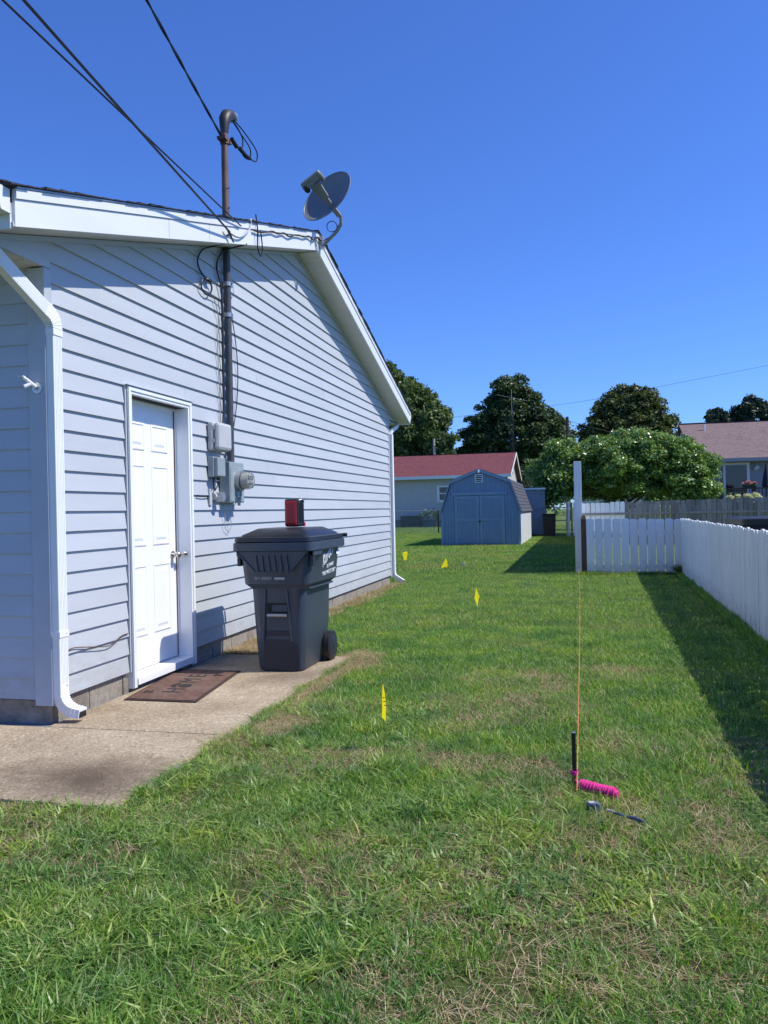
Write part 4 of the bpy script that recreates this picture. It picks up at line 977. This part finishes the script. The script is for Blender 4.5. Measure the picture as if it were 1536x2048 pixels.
MB().cyl((SX1 - .03, SYF - .1, .04), (SX1 - .03, SYF - .02, .04), .04, 8).build('hose_cap', 'whiteplastic', shed)

# lean-to and bin behind it
ln = empty('lean_to_shed', (-1.75, 36.5, 0), 'plain grey shed wall standing behind the right side of the blue shed', 'shed')
MB().box(-2.6, -1.33, 36.3, 38.5, .08, 2.04).build('wall', 'grey_shed', ln); box('roof', 'whiteplastic', ln, -2.7, -1.28, 36.2, 38.6, 2.05, 2.12)
box('belt_rail', 'grey_shed', ln, -2.6, -1.32, 36.27, 36.299, 1.18, 1.22)
bn = MB().loft([rr_ring(-1.36, -.90, 35.6, 36.1, .02, .05), rr_ring(-1.42, -.86, 35.55, 36.15, .9, .05), rr_ring(-1.44, -.84, 35.5, 36.2, .98, .05)]).build('bin', 'black', None); tag(bn, 'black bin standing in front of the grey shed wall near the chain link gate', 'bin')

# chain link fence and gate
def chain(x0, x1, y, h, parent, pitch=.085):
    m = MB(); r = .004
    n = int((x1 - x0) / pitch)
    for i in range(-int(h / pitch), n):
        for sgn in (1, -1):
            a = x0 + i * pitch; t0 = max(0, (x0 - a) / 1.0); t1 = min(h, x1 - a)
            if t1 <= t0: continue
            if sgn == 1: p, q = (a + t0, y, .03 + t0), (a + t1, y, .03 + t1)
            else: p, q = (a + t0, y + .005, .03 + h - t0), (a + t1, y + .005, .03 + h - t1)
            p, q = Vector(p), Vector(q); d = (q - p).normalized(); s = Vector((-d.z, 0, d.x)) * r
            m.add([p - s, q - s, q + s, p + s], [(0, 1, 2, 3)])
            m.add([p + Vector((0, -r, 0)), q + Vector((0, -r, 0)), q + Vector((0, r, 0)), p + Vector((0, r, 0))], [(0, 1, 2, 3)])
    m.build('chain_link_mesh', 'steel', parent, kind='stuff')
cf = empty('chain_link_fence', (-10, 42.5, 0), 'low chain link fence crossing the yard left of the blue shed', 'fence')
chain(-16, -4, 42.5, 1.17, cf); MB().cyl((-16, 42.5, 1.22), (-4, 42.5, 1.22), .022, 8).build('top_rail', 'steel', cf)
for xx in (-13.6, -10.3, -7.12): MB().cyl((xx, 42.48, 0), (xx, 42.48, 1.25), .035, 8).build('fence_post', 'darkmetal' if xx > -8 else 'steel', cf)
cg = empty('chain_link_gate', (-.6, 36, 0), 'narrow chain link gate between the black bin and the tall white fence', 'gate')
chain(-.88, -.40, 36.0, 1.15, cg); MB().cyl((-.9, 36, 1.24), (-.38, 36, 1.24), .02, 8).cyl((-.9, 36, .0), (-.9, 36, 1.3), .02, 8).build('gate_frame', 'steel', cg)
MB().cyl((-.38, 35.9, 0), (-.38, 35.9, 1.5), .035, 8).build('gate_post', 'steel', cg)
for j in range(3):
    box('fence_slat', 'gray_wood' if j % 2 else 'white_fence', cg, -.34 + j * .11, -.26 + j * .11, 35.6, 35.63, 0, 1.45)

# ================================================================== RED ROOF HOUSE
rh = empty('ranch_house', (-12, 63, 0), 'low ranch house with dark red shingle roof and tan siding beyond the blue shed', 'house')
RX0, RX1 = -26, -4.72
MB().box(RX0, RX1, 58, 68, .55, 3.62).prism([(RX1, 58, 3.62), (RX1, 68, 3.62), (RX1, 63, 5.35)], (-.3, 0, 0)).build('wall', 'tan_siding', rh)
box('foundation', 'found', rh, RX0, RX1 - .02, 58.03, 67.9, 0, .55)
for k in range(24):
    z0 = .56 + k * .125
    MB().prism([(RX0, 57.975, z0), (RX0, 57.997, z0 + .124), (RX0, 57.999, z0 + .124), (RX0, 57.999, z0)], (RX1 - RX0, 0, 0)).build('siding_plank', 'tan_siding', rh)
rr1 = MB()
for (ya, yb) in ((57.4, 63), (68.6, 63)):
    rr1.prism([(RX1 + .32, ya, 3.62), (RX1 + .32, yb, 5.50), (RX1 + .32, yb, 5.56), (RX1 + .32, ya, 3.68)], (RX0 - RX1 - .6, 0, 0))
rr1.build('roof', 'red_roof', rh)
MB().box(RX0, RX1 + .32, 57.36, 57.42, 3.46, 3.68).build('gutter', 'whiteplastic', rh)
for (ya, yb) in ((57.4, 63), (68.6, 63)):
    MB().prism([(RX1 + .36, ya, 3.46), (RX1 + .36, yb, 5.34), (RX1 + .36, yb, 5.55), (RX1 + .36, ya, 3.67)], (-.035, 0, 0)).build('rake_board', 'whiteplastic', rh)
box('gable_vent', 'dark_void', rh, RX1 + .001, RX1 + .03, 62.6, 63.4, 3.9, 4.7)
wn = MB().box(-9.78, -8.1, 57.93, 57.972, 1.78, 3.0).build('window', 'whiteplastic', rh)
box('pane', 'glass', wn, -9.58, -8.95, 57.915, 57.9295, 1.95, 2.38); box('pane', 'glass', wn, -9.58, -8.95, 57.915, 57.9295, 2.46, 2.86)
box('pane', 'glass', wn, -8.9, -8.25, 57.915, 57.9295, 1.95, 2.86)
MB().box(RX0, RX1 + .3, 62.9, 63.1, 5.55, 5.59).build('ridge_cap', 'shingle_dark', rh)

ch = empty('lawn_chair', (-13.2, 56.5, 0), 'white lawn chair with a blue back standing by the tan house wall', 'chair')
box('backrest', 'blue', ch, -13.5, -12.75, 56.7, 56.74, .62, 1.24)
box('seat', 'whiteplastic', ch, -13.5, -12.75, 56.3, 56.7, .52, .57)
for xx in (-13.5, -12.73):
    for yy in (56.3, 56.72): MB().cyl((xx, yy, 0), (xx + (.03 if yy > 56.5 else 0), yy, 1.25 if yy > 56.5 else .82), .03, 8).build('leg', 'whiteplastic', ch)
    box('armrest', 'whiteplastic', ch, xx - .03, xx + .03, 56.28, 56.74, .82, .86)
ac = MB().box(-12.3, -10.9, 57.0, 57.8, 0, .85).build('raised_planter', 'dark_void', None); tag(ac, 'dark square planter box against the tan house beside the lawn chair', 'planter')

# ================================================================== RIGHT HOUSE, DECK
h2 = empty('neighbour_house', (11, 50, 0), 'grey sided house with brown shingle roof and sliding door beyond the weathered fence', 'house')
HX0, HX1 = 6.2, 24
MB().box(HX0, HX1, 46, 56, 0, 3.5).prism([(HX0, 46, 3.5), (HX0, 56, 3.5), (HX0, 51, 5.7)], (.3, 0, 0)).build('wall', 'grey_siding', h2)
for k in range(26):
    z0 = .25 + k * .125
    MB().prism([(HX0, 45.972, z0), (HX0, 45.997, z0 + .124), (HX0, 45.999, z0 + .124), (HX0, 45.999, z0)], (HX1 - HX0, 0, 0)).build('siding_plank', 'grey_siding', h2)
r2 = MB()
for (ya, yb) in ((45.4, 51), (56.6, 51)):
    r2.prism([(HX0 - .15, ya, 3.55), (HX0 - .15, yb, 5.95), (HX0 - .15, yb, 6.03), (HX0 - .15, ya, 3.63)], (HX1 - HX0 + .5, 0, 0))
r2 = r2.build('roof', 'brown_roof', h2)
MB().box(HX0 - .15, HX1, 50.9, 51.1, 6.03, 6.07).build('ridge_cap', 'shingle_dark', h2)
box('gutter', 'grey_siding', h2, HX0 - .15, HX1, 45.30, 45.40, 3.44, 3.62)
MB().cyl((7.30, 49.8, 5.4), (7.30, 49.8, 5.85), .05, 10).build('vent_pipe', 'whiteplastic', h2)
sd_ = MB().box(6.75, 8.93, 45.92, 45.969, 1.2, 3.42).build('sliding_door', 'whiteplastic', h2)
box('pane', 'glass', sd_, 6.88, 7.62, 45.905, 45.919, 1.3, 3.28); box('pane', 'glass', sd_, 7.74, 8.78, 45.905, 45.919, 1.3, 3.28)
MB().cyl((9.25, 45.78, 3.09), (9.2, 45.96, 3.05), .07, 10).cyl((9.29, 45.76, 3.14), (9.23, 45.9, 3.07), .10, 10).build('wall_light', 'whiteplastic', h2)
dk = empty('deck', (9, 43, 0), 'raised brown wooden deck with dark railing in front of the grey house', 'deck')
box('deck_floor', 'railing', dk, 6.6, 14, 43.3, 45.9, .85, 1.0); box('top_rail', 'railing', dk, 6.6, 14, 42.98, 43.06, 1.96, 2.02)
box('bottom_rail', 'railing', dk, 6.6, 14, 42.99, 43.05, 1.08, 1.13)
x = 6.65
while x < 11: box('baluster', 'railing', dk, x, x + .04, 43.0, 43.04, 1.13, 1.96); x += .15
for xx in (6.6, 8.5, 10.5): box('deck_post', 'railing', dk, xx, xx + .1, 42.97, 43.07, 0, 2.08)
box('deck_skirt', 'brown_wood', dk, 6.6, 14, 43.1, 43.15, 0, .85)
um = MB().loft([[(9.3 + a * math.cos(t), 43.9 + a * math.sin(t), z) for t in [i * .785 for i in range(8)]] for a, z in ((.02, 3.25), (.15, 2.6), (.22, 2.1), (.12, 1.98))])
ue = empty('patio_umbrella', (9.3, 43.9, 1.0), 'closed dark patio umbrella on the deck at the right picture edge', 'umbrella')
um.build('canopy', 'umbrella', ue); MB().cyl((9.3, 43.9, 1.0), (9.3, 43.9, 2.0), .025, 8).build('pole', 'darkmetal', ue)
cv = empty('hot_tub', (4, 18.5, 0), 'dark covered tub behind the white picket fence at the right edge', 'tub')
MB().loft([rr_ring(3.42, 5.6, 18.2, 20.2, .0, .15), rr_ring(3.42, 5.6, 18.2, 20.2, .80, .15)]).build('tub_shell', 'umbrella', cv)
MB().loft([rr_ring(3.36, 5.66, 18.14, 20.26, .80, .15), rr_ring(3.36, 5.66, 18.14, 20.26, .92, .15), rr_ring(3.45, 5.5, 18.3, 20.1, .95, .15)]).build('tub_cover', 'black', cv)

# ================================================================== VEGETATION
def leaves(blobs, n_per, size, seed, upbias=.35, elong=1.6, shell=.35, droop=0):
    """leaf quads spread over the shells of many small clumps"""
    g = np.random.default_rng(seed); V = []
    P = []; Nn = []
    for (c, r) in blobs:
        k = max(8, int(n_per * (r[0] * r[2]) ** 1.0)); d = g.normal(size=(k, 3)); d /= np.linalg.norm(d, axis=1)[:, None]
        d[:, 2] = np.where(d[:, 2] < -.35, -d[:, 2], d[:, 2])
        rad = shell + (1.12 - shell) * g.random(k) ** .7 + .16 * np.abs(g.normal(size=k))
        P.append(np.array(c) + d * np.array(r) * rad[:, None]); Nn.append(d)
    P = np.concatenate(P); Nn = np.concatenate(Nn)
    n = len(P)
    nrm = Nn * .6 + g.normal(size=(n, 3)) * .7 + np.array([0, 0, upbias]); nrm /= np.linalg.norm(nrm, axis=1)[:, None]
    t = np.cross(nrm, g.normal(size=(n, 3))); t /= np.linalg.norm(t, axis=1)[:, None] + 1e-9
    t[:, 2] -= droop; t /= np.linalg.norm(t, axis=1)[:, None]
    b = np.cross(nrm, t); b /= np.linalg.norm(b, axis=1)[:, None] + 1e-9
    s = size * (.6 + .8 * g.random(n))[:, None]
    q = np.stack([P - t * s * elong * .5, P + b * s * .42 + nrm * s * .08, P + t * s * elong * .5, P - b * s * .42 + nrm * s * .08], 1).reshape(-1, 3)
    return q, np.arange(n * 4)

def tree(name, label, base, height, lobes, n_blob, blob_r, n_per, size, mat, seed, trunk_r=.25, group='trees behind the houses', elong=1.5, upbias=.4, droop=0, tall=1.0, fill=.35, cat='tree', limbs=8):
    """lobes: list of (centre, radii) ellipsoids the clumps are scattered on"""
    g = np.random.default_rng(seed); t = empty(name, base, label, cat, group)
    blobs = []
    for (c, r) in lobes:
        c = np.array(c, float); r = np.array(r, float); k = int(n_blob * (r[0] * r[2]) / (lobes[0][1][0] * lobes[0][1][2]))
        for i in range(k):
            d = g.normal(size=3); d /= np.linalg.norm(d)
            if d[1] > .45: d[1] *= -1
            f = (1 - fill * g.random() ** .8) * (1 + .03 * g.normal())
            br = blob_r * (.55 + .8 * g.random())
            blobs.append((c + d * r * f, (br, br, br * tall * (.65 + .3 * g.random()))))
    q, f = leaves(blobs, n_per, size, seed + 1, upbias, elong, droop=droop)
    npmesh('crown', q, f, 4, mat, parent=t)
    m = MB(); b0 = Vector(base); c0 = Vector(lobes[0][0])
    m.tube([b0, b0.lerp(Vector((c0.x, c0.y, b0.z)), .5) + Vector((0, 0, (c0.z - b0.z) * .4)), c0], [trunk_r, trunk_r * .75, trunk_r * .35], 9)
    for i in range(limbs):
        bc = Vector(blobs[g.integers(len(blobs))][0]); s0 = b0.lerp(c0, .35 + .5 * g.random()); mid = s0.lerp(bc, .5) + Vector((0, 0, .1 * trunk_r))
        m.tube([s0, mid, bc], [trunk_r * .4, trunk_r * .25, trunk_r * .08], 6)
    m.build('trunk', 'bark', t, smooth=True)
    return t

tree('maple_tree', 'tall upright dark green tree just beyond the white house eave', (-17, 82, 0), 15,
     [((-17.3, 82, 9.8), (3.6, 3.5, 5.0)), ((-19, 82, 12.2), (2.4, 2.5, 3.6)), ((-15.2, 81.5, 9.2), (2.4, 2.6, 4.2))], 190, .66, 560, .23, 'leaf_mid', 21, .4, elong=2.0, tall=1.5, upbias=.2, limbs=12)
tree('small_tree', 'lighter loose tree with gaps between the tall upright tree and the broad dark tree', (-12.6, 78, 0), 9,
     [((-12.6, 78, 6.3), (2.0, 2.0, 3.2)), ((-13.8, 78, 4.5), (2.2, 2, 2.4))], 42, .6, 420, .22, 'leaf_mid', 22, .25, elong=1.8, fill=.6)
tree('shade_tree', 'broad dark domed shade tree rising above the red roof behind the antenna tower', (-5.7, 84, 0), 14.5,
     [((-5.9, 84, 8.4), (5.3, 4.5, 4.3)), ((-6.0, 84, 11.9), (2.6, 2.6, 2.7)), ((-9.1, 83.5, 6.9), (2.5, 3, 3.4)), ((-2.6, 83.5, 7.2), (2.6, 3, 3.0))], 270, .72, 620, .22, 'leaf_dark', 23, .6, limbs=16, upbias=.7, fill=.45)
tree('maple_tree', 'dense olive green tree behind the broad leafy yard tree', (5.1, 80, 0), 12.5,
     [((4.9, 80, 8.3), (3.9, 3.5, 4.0)), ((5.5, 80, 10.3), (2.3, 2.2, 2.1)), ((2.4, 80, 7.6), (1.9, 2.2, 2.4)), ((7.4, 80, 7.8), (1.8, 2, 2.4))], 190, .60, 620, .20, 'leaf_brown', 24, .45, upbias=.5, fill=.4)
tree('pine_tree', 'small bluish tree top showing above the left part of the brown roof', (17.3, 110, 0), 13.5,
     [((17.5, 110, 11.0), (1.5, 1.5, 2.4))], 22, .6, 460, .26, 'leaf_blue', 25, .25, elong=2.4, tall=1.3, group='small trees above the brown roof')
tree('pine_tree', 'wider bluish tree top above the brown roof at the right edge', (21.5, 110, 0), 14.5,
     [((21.6, 110, 11.6), (2.5, 1.6, 2.8)), ((24.4, 110, 10.8), (2.2, 1.6, 2.6))], 40, .65, 460, .26, 'leaf_blue', 26, .3, elong=2.4, tall=1.3, group='small trees above the brown roof')
tree('catalpa_tree', 'wide low spreading tree with large bright leaves behind the weathered picket fence', (2.2, 38.5, 0), 5,
     [((2.0, 38.5, 2.8), (3.2, 2.9, 1.75)), ((-.6, 38.0, 2.8), (1.55, 2.0, 1.45)), ((4.6, 38.5, 2.55), (1.5, 2.2, 1.6)), ((2.9, 38.3, 3.55), (2.0, 2.0, 1.0)), ((-1.25, 37.6, 2.1), (.8, 1.2, .9)), ((5.2, 38, 1.85), (1.0, 1.3, .8))], 260, .33, 2600, .092, 'leaf_bright', 27, .18, group='trees in the neighbouring yard', elong=1.45, upbias=.9, droop=.2, fill=.5, limbs=14)
def bush(name, label, c, r, n, size, mat, seed, cat='bush', group=None, stem=True):
    g = np.random.default_rng(seed); t = empty(name, (c[0], c[1], 0), label, cat, group); bl = []
    for i in range(n):
        d = g.normal(size=3); d /= np.linalg.norm(d); d[2] = abs(d[2]) if c[2] < r[2] * 1.2 else d[2]
        bl.append((np.array(c) + d * np.array(r) * (.5 + .5 * g.random()), (r[0] * .35, r[1] * .35, r[2] * .35)))
    q, f = leaves(bl, 900 / max(r[0] * r[2], .15) * .12, size, seed + 3)
    npmesh('foliage', q, f, 4, mat, parent=t)
    MB().tube([(c[0], c[1], 0), (c[0], c[1], c[2])], [.05, .02], 6).build('stem', 'bark', t)
    return t
bush('bush', 'dark green leafy bush against the tan house between the planter and the shed', (-9.7, 57.0, .55), (1.15, .6, .7), 18, .16, 'leaf_mid', 31)
bush('bush', 'bright sunlit bush seen through the chain link gate', (-.5, 44, .9), (1.3, .8, 1.0), 16, .12, 'leaf_bright', 32)
bush('hedge_bush', 'low green shrub poking above the weathered fence under the spreading tree', (2.9, 28.3, .8), (.8, .5, .62), 14, .07, 'leaf_bright', 33)
tree('bare_shrub', 'thin brownish shrub behind the antenna tower right of the red roof gable', (-4.2, 70, 0), 5.5, [((-4.0, 70, 4.2), (1.5, 1.4, 2.0))], 26, .5, 60, .16, 'leaf_brown', 37, .1, group=None, cat='shrub', limbs=26, fill=.7)
bush('leafy_bush', 'dark leafy shrub in front of the deck below the sliding door', (7.2, 41.6, .9), (.9, .5, .75), 14, .1, 'leaf_mid', 34)
hy = empty('hydrangea_bush', (8, 41.3, 0), 'cream flowering hydrangea bush in front of the deck railing', 'bush')
bl = []; gg = np.random.default_rng(5)
for i in range(26):
    t = gg.random(); bl.append(((6.75 + 1.75 * t, 41.2 + .3 * gg.random(), 1.28 + .30 * gg.random() + .12 * t), (.12, .10, .09)))
q, f = leaves(bl, 9000, .05, 41); npmesh('flower_heads', q, f, 4, 'flower_white', parent=hy)
bl = [((6.9 + 1.6 * gg.random(), 41.4, .3 + .95 * gg.random()), (.35, .25, .3)) for i in range(14)]
q, f = leaves(bl, 900, .1, 42); npmesh('foliage', q, f, 4, 'leaf_mid', parent=hy)
pt = empty('flower_box', (8.3, 42.9, 1.95), 'dark flower box with pink blooms on the deck railing', 'planter')
box('trough', 'black', pt, 8.02, 8.62, 42.83, 42.96, 1.96, 2.12)
bl = [((8.05 + .55 * gg.random(), 42.9, 2.18 + .12 * gg.random()), (.09, .07, .07)) for i in range(8)]
q, f = leaves(bl, 9000, .045, 43); npmesh('blooms', q, f, 4, 'flower_pink', parent=pt)
q, f = leaves([((x, 42.9, 2.14), (.11, .08, .07)) for x in (8.1, 8.25, 8.4, 8.55)], 9000, .05, 44); npmesh('foliage', q, f, 4, 'leaf_mid', parent=pt)
ws = empty('white_outbuilding', (1.2, 45, 0), 'bright white low outbuilding glimpsed under the spreading tree', 'outbuilding')
MB().box(.35, 4.1, 44, 46, 0, 1.75).build('wall', 'whiteplastic', ws); MB().prism([(.2, 43.8, 1.72), (1.5, 43.8, 2.25), (4.3, 43.8, 2.1), (4.3, 43.8, 1.95), (1.5, 43.8, 2.05)], (0, 2.4, 0)).build('roof', 'steel', ws)
# far tree belt closing the horizon
bl = []; g5 = np.random.default_rng(77)
for i in range(150):
    x = -60 + 130 * g5.random(); bl.append(((x, 128 + 8 * g5.random(), 1.5 + 5.0 * g5.random() ** .7), (3, 2, 2.4)))
q, f = leaves(bl, 60, .55, 78); npmesh('distant_woods', q, f, 4, 'leaf_mid', kind='stuff')

# poles, tower, wires
at = empty('antenna_tower', (-5.35, 72, 0), 'slim lattice antenna tower standing behind the red roof ridge end', 'tower')
lg = MB(); 
for (dx, dy) in ((-.13, 0), (.13, 0), (0, .2)): lg.tube([(-5.33 + dx, 72 + dy, 0), (-5.33 + dx, 72 + dy, 9.6), (-5.33 + dx * .3, 72 + dy * .3, 10.1)], .022, 6)
lg.build('tower_legs', 'darkmetal', at)
rg = MB(); z = .3
while z < 9.7: rg.box(-5.46, -5.20, 71.99, 72.02, z, z + .05); rg.tube([(-5.46, 72, z), (-5.2, 72, z + .5)], .012, 4); z += .5
rg.build('tower_rungs', 'darkmetal', at)
MB().cyl((-5.33, 72, 9.6), (-5.33, 72, 11.7), .02, 6).build('antenna_mast', 'steel', at)
an = MB().tube([(-6.6, 72, 11.3), (-3.9, 72, 10.6)], .012, 5)
for j in range(8): an.tube([(-6.4 + j * .33, 71.6, 11.25 - j * .085), (-6.4 + j * .33, 72.4, 11.25 - j * .085)], .01, 4)
an.build('antenna_boom', 'steel', at)
p1 = MB().tube([(-13.0, 76, 0), (-13.0, 76, 8.0)], [.14, .11], 8).build('utility_pole', 'palepole', None); tag(p1, 'pale thin pole standing behind the red roof in front of the trees', 'pole', 'utility poles')
p2 = MB().tube([(-.62, 76, 0), (-.62, 76, 9.5)], [.17, .13], 8).build('utility_pole', 'polewood', None); tag(p2, 'dark wooden utility pole rising between the two large trees', 'pole', 'utility poles')
def farwire(pts, label, r=.03): wire('power_line', pts, r, label, 'wire', 'thin far power lines', n=4, sub=3)
farwire([(-30, 76, 7.8), (-13, 76, 9.8), (-.62, 76, 10.7), (8, 76, 11.9), (30, 76, 15.2)], 'thin power line sloping across the sky over the far trees', .012)
farwire([(-.62, 76, 9.2), (1.0, 76, 8.6), (4, 76, 7.7)], 'short thin power line descending right from the dark utility pole', .018)

# ================================================================== GRASS
def in_frustum(x, y, m=.08):
    f = -math.sin(YAW) * x + math.cos(YAW) * y; r = math.cos(YAW) * x + math.sin(YAW) * y
    return (f > .3) & (np.abs(r / np.maximum(f, .1)) < 768 / 1620.3 + m)
def smooth_noise(x, y, s, seed):
    """cheap value noise"""
    g = np.random.default_rng(seed); T = g.random((64, 64)); u, v = x / s, y / s
    i, j = np.floor(u).astype(int), np.floor(v).astype(int); a, b = u - i, v - j; a = a * a * (3 - 2 * a); b = b * b * (3 - 2 * b)
    t = lambda p, q: T[p % 64, q % 64]
    return (t(i, j) * (1 - a) + t(i + 1, j) * a) * (1 - b) + (t(i, j + 1) * (1 - a) + t(i + 1, j + 1) * a) * b
def free(x, y):
    e = .03 * np.sin(y * 9) + .05 * (smooth_noise(x, y, .25, 3) - .4)
    on_slab = (x < -1.915 + e) & (y > 3.09 - e * .8) & (y < 6.66)
    in_house = (x < -3.08) & (y > 3.09)
    in_house &= (y < 13.5)
    inshed = (x > SX0) & (x < SX1) & (y > SYF) & (y < SYB)
    return ~(on_slab | in_house | inshed)
def blades(name, n, xr, yr, h, w, lean, mat, seed, segs=2, keep=None, frustum=True, hvar=.5, curl=.5, clump=None):
    g = np.random.default_rng(seed)
    x = xr[0] + (xr[1] - xr[0]) * g.random(n); y = yr[0] + (yr[1] - yr[0]) * g.random(n)
    if clump: # gather into tufts
        nc, sg = clump; cxs = xr[0] + (xr[1] - xr[0]) * g.random(nc); cys = yr[0] + (yr[1] - yr[0]) * g.random(nc); k = g.integers(0, nc, n)
        x = cxs[k] + g.normal(size=n) * sg; y = cys[k] + g.normal(size=n) * sg
    ok = free(x, y)
    if frustum: ok &= in_frustum(x, y)
    if keep is not None: ok &= keep(x, y, g)
    x, y = x[ok], y[ok]; n = len(x)
    hh = h * (1 - hvar + 2 * hvar * g.random(n)) * (.7 + .6 * smooth_noise(x, y, .35, 5)); ww = w * (.6 + .8 * g.random(n))
    az = g.random(n) * 2 * math.pi; ln = lean * (.2 + 1.2 * g.random(n))
    d = np.stack([np.cos(az), np.sin(az)], 1); az2 = az + math.pi / 2 + g.normal(size=n) * .8; s = np.stack([np.cos(az2), np.sin(az2)], 1)
    z0 = -.006
    rows = []
    ts = [0, .5, 1] if segs == 2 else [0, 1]
    for t in ts:
        off = ln * hh * (t * (1 - curl) + t * t * curl * 1.4)
        zz = z0 + hh * (t - .28 * t * t * np.minimum(ln, 1.2))
        cxx = x + d[:, 0] * off; cyy = y + d[:, 1] * off
        wt = ww * (1, .8, .0)[int(t * 2)] * .5
        if t < 1:
            rows.append(np.stack([cxx - s[:, 0] * wt, cyy - s[:, 1] * wt, zz], 1)); rows.append(np.stack([cxx + s[:, 0] * wt, cyy + s[:, 1] * wt, zz], 1))
        else: rows.append(np.stack([cxx, cyy, zz], 1))
    V = np.stack(rows, 1); k = V.shape[1]; base = np.arange(n)[:, None] * k
    if segs == 2: F = np.concatenate([base + np.array([0, 1, 3]), base + np.array([0, 3, 2]), base + np.array([2, 3, 4])], 1).reshape(-1)
    else: F = (base + np.array([0, 1, 2])).reshape(-1)
    o = npmesh(name, V.reshape(-1, 3), F, 3, mat, kind='stuff')
    return o
def strip_w(y): return .06 + .17 * np.exp(-((y - 4.6) / .5) ** 2) + .10 * np.exp(-((y - 6.5) / .4) ** 2)
def strip_d(x, y):
    c = -1.84 + .04 * np.sin(y * 2.3) + .12 * np.exp(-((y - 4.6) / .5) ** 2)
    return np.abs(x - c) / (strip_w(y) * (.35 + 1.3 * smooth_noise(x, y, .14, 51)))
def dens(thr):
    def f(x, y, g):
        k = smooth_noise(x, y, .16, 9) + .35 * g.random(len(x)) > thr
        k &= ~((strip_d(x, y) < .8 + .5 * g.random(len(x))) & (y > 4.0) & (y < 7.0) & (g.random(len(x)) < .58))
        return k
    return f
def dryzone(x, y): return smooth_noise(x + 3, y, .55, 41) * .65 + smooth_noise(x, y + 5, .17, 43) * .35
thin = lambda thr, t2: (lambda x, y, g: dens(thr)(x, y, g) & ((dryzone(x, y) < t2) | (g.random(len(x)) < .3)))
blades('grass', 200000, (-2.6, 1.75), (1.45, 4.2), .038, .0038, 1.0, 'grass', 101, keep=thin(.40, .56))
blades('grass', 210000, (-3.1, 1.9), (4.2, 8.5), .036, .0044, .9, 'grass', 102, keep=thin(.28, .74))
blades('grass', 170000, (-5.5, 1.95), (8.5, 16), .038, .0064, .75, 'grass', 103, segs=1, keep=dens(.2))
blades('grass', 200000, (-12, 1.0), (15.5, 42.4), .045, .014, .7, 'grass_far', 104, segs=1)
blades('grass', 50000, (-19, 0), (42, 57), .07, .03, .7, 'grass_far', 105, segs=1)
blades('grass', 30000, (2.0, 8), (6, 27), .05, .012, .6, 'grass_far', 106, segs=1)
blades('grass', 150000, (-6.5, 1.9), (-.6, 4.6), .042, .0065, .9, 'grass', 107, segs=1, frustum=False, keep=lambda x, y, g: ~in_frustum(x, y, .07))
blades('grass', 20000, (-2.5, 1.9), (-.6, 1.5), .042, .006, .9, 'grass', 108, segs=1, frustum=False)
# broad-bladed weeds in the foreground
wk = lambda x, y, g: (smooth_noise(x, y, .45, 15) > .36 + .16 * (x + .4))
blades('crabgrass', 34000, (-2.4, 1.6), (1.45, 3.7), .042, .0098, 1.3, 'weed', 111, keep=wk, clump=(1500, .024), curl=.9)
blades('crabgrass', 8000, (-2.2, -.9), (3.2, 5.1), .05, .009, 1.0, 'weed', 112, clump=(300, .03), keep=lambda x, y, g: smooth_noise(x, y, .4, 19) > .45)
blades('tall_grass', 22000, (-2.2, 1.6), (1.45, 4.4), .058, .0048, .8, 'grass', 113, clump=(500, .032), keep=lambda x, y, g: smooth_noise(x, y, .5, 25) > .42)
# straw: lying dead blades, dry strip along the walk and the heap by the wall
blades('dry_grass', 130000, (-2.5, 1.7), (1.45, 6.5), .034, .0027, 1.9, 'straw', 121, keep=lambda x, y, g: dryzone(x, y) + .18 * g.random(len(x)) > .53 + .05 * np.clip(y - 2.4, 0, 3.6))
def strip(x, y, g): return strip_d(x, y) < (.5 + .8 * g.random(len(x)))
blades('dry_grass', 100000, (-2.2, -1.2), (4.0, 7.0), .032, .0028, 2.0, 'straw', 122, keep=strip)
blades('dry_grass', 14000, (-3.06, -2.55), (6.68, 7.5), .06, .004, 2.0, 'straw', 123, keep=lambda x, y, g: g.random(len(x)) > (y - 6.68) * .8)
blades('dry_grass', 20000, (-3.08, -2.6), (7.2, 13.6), .05, .004, 1.4, 'straw', 124, keep=lambda x, y, g: x < -3.08 + .12 + .3 * g.random(len(x)) * smooth_noise(x, y, .5, 31))
# taller tufts at fence feet
blades('tall_grass', 5000, (.05, 1.85), (15.26, 15.39), .06, .006, .7, 'grass', 131)
def alongf(x, y, g): return np.abs(x - sfx(y) + .05) < .06
blades('tall_grass', 60000, (1.35, 1.85), (4, 15.3), .075, .005, .6, 'grass', 132, keep=alongf)
blades('tall_grass', 500, (1.74, 1.84), (15.22, 15.36), .20, .010, .7, 'leaf_mid', 133)
blades('grass', 9000, (-2.15, -1.85), (3.0, 6.6), .05, .004, 1.1, 'grass', 134, keep=lambda x, y, g: x < -1.80)
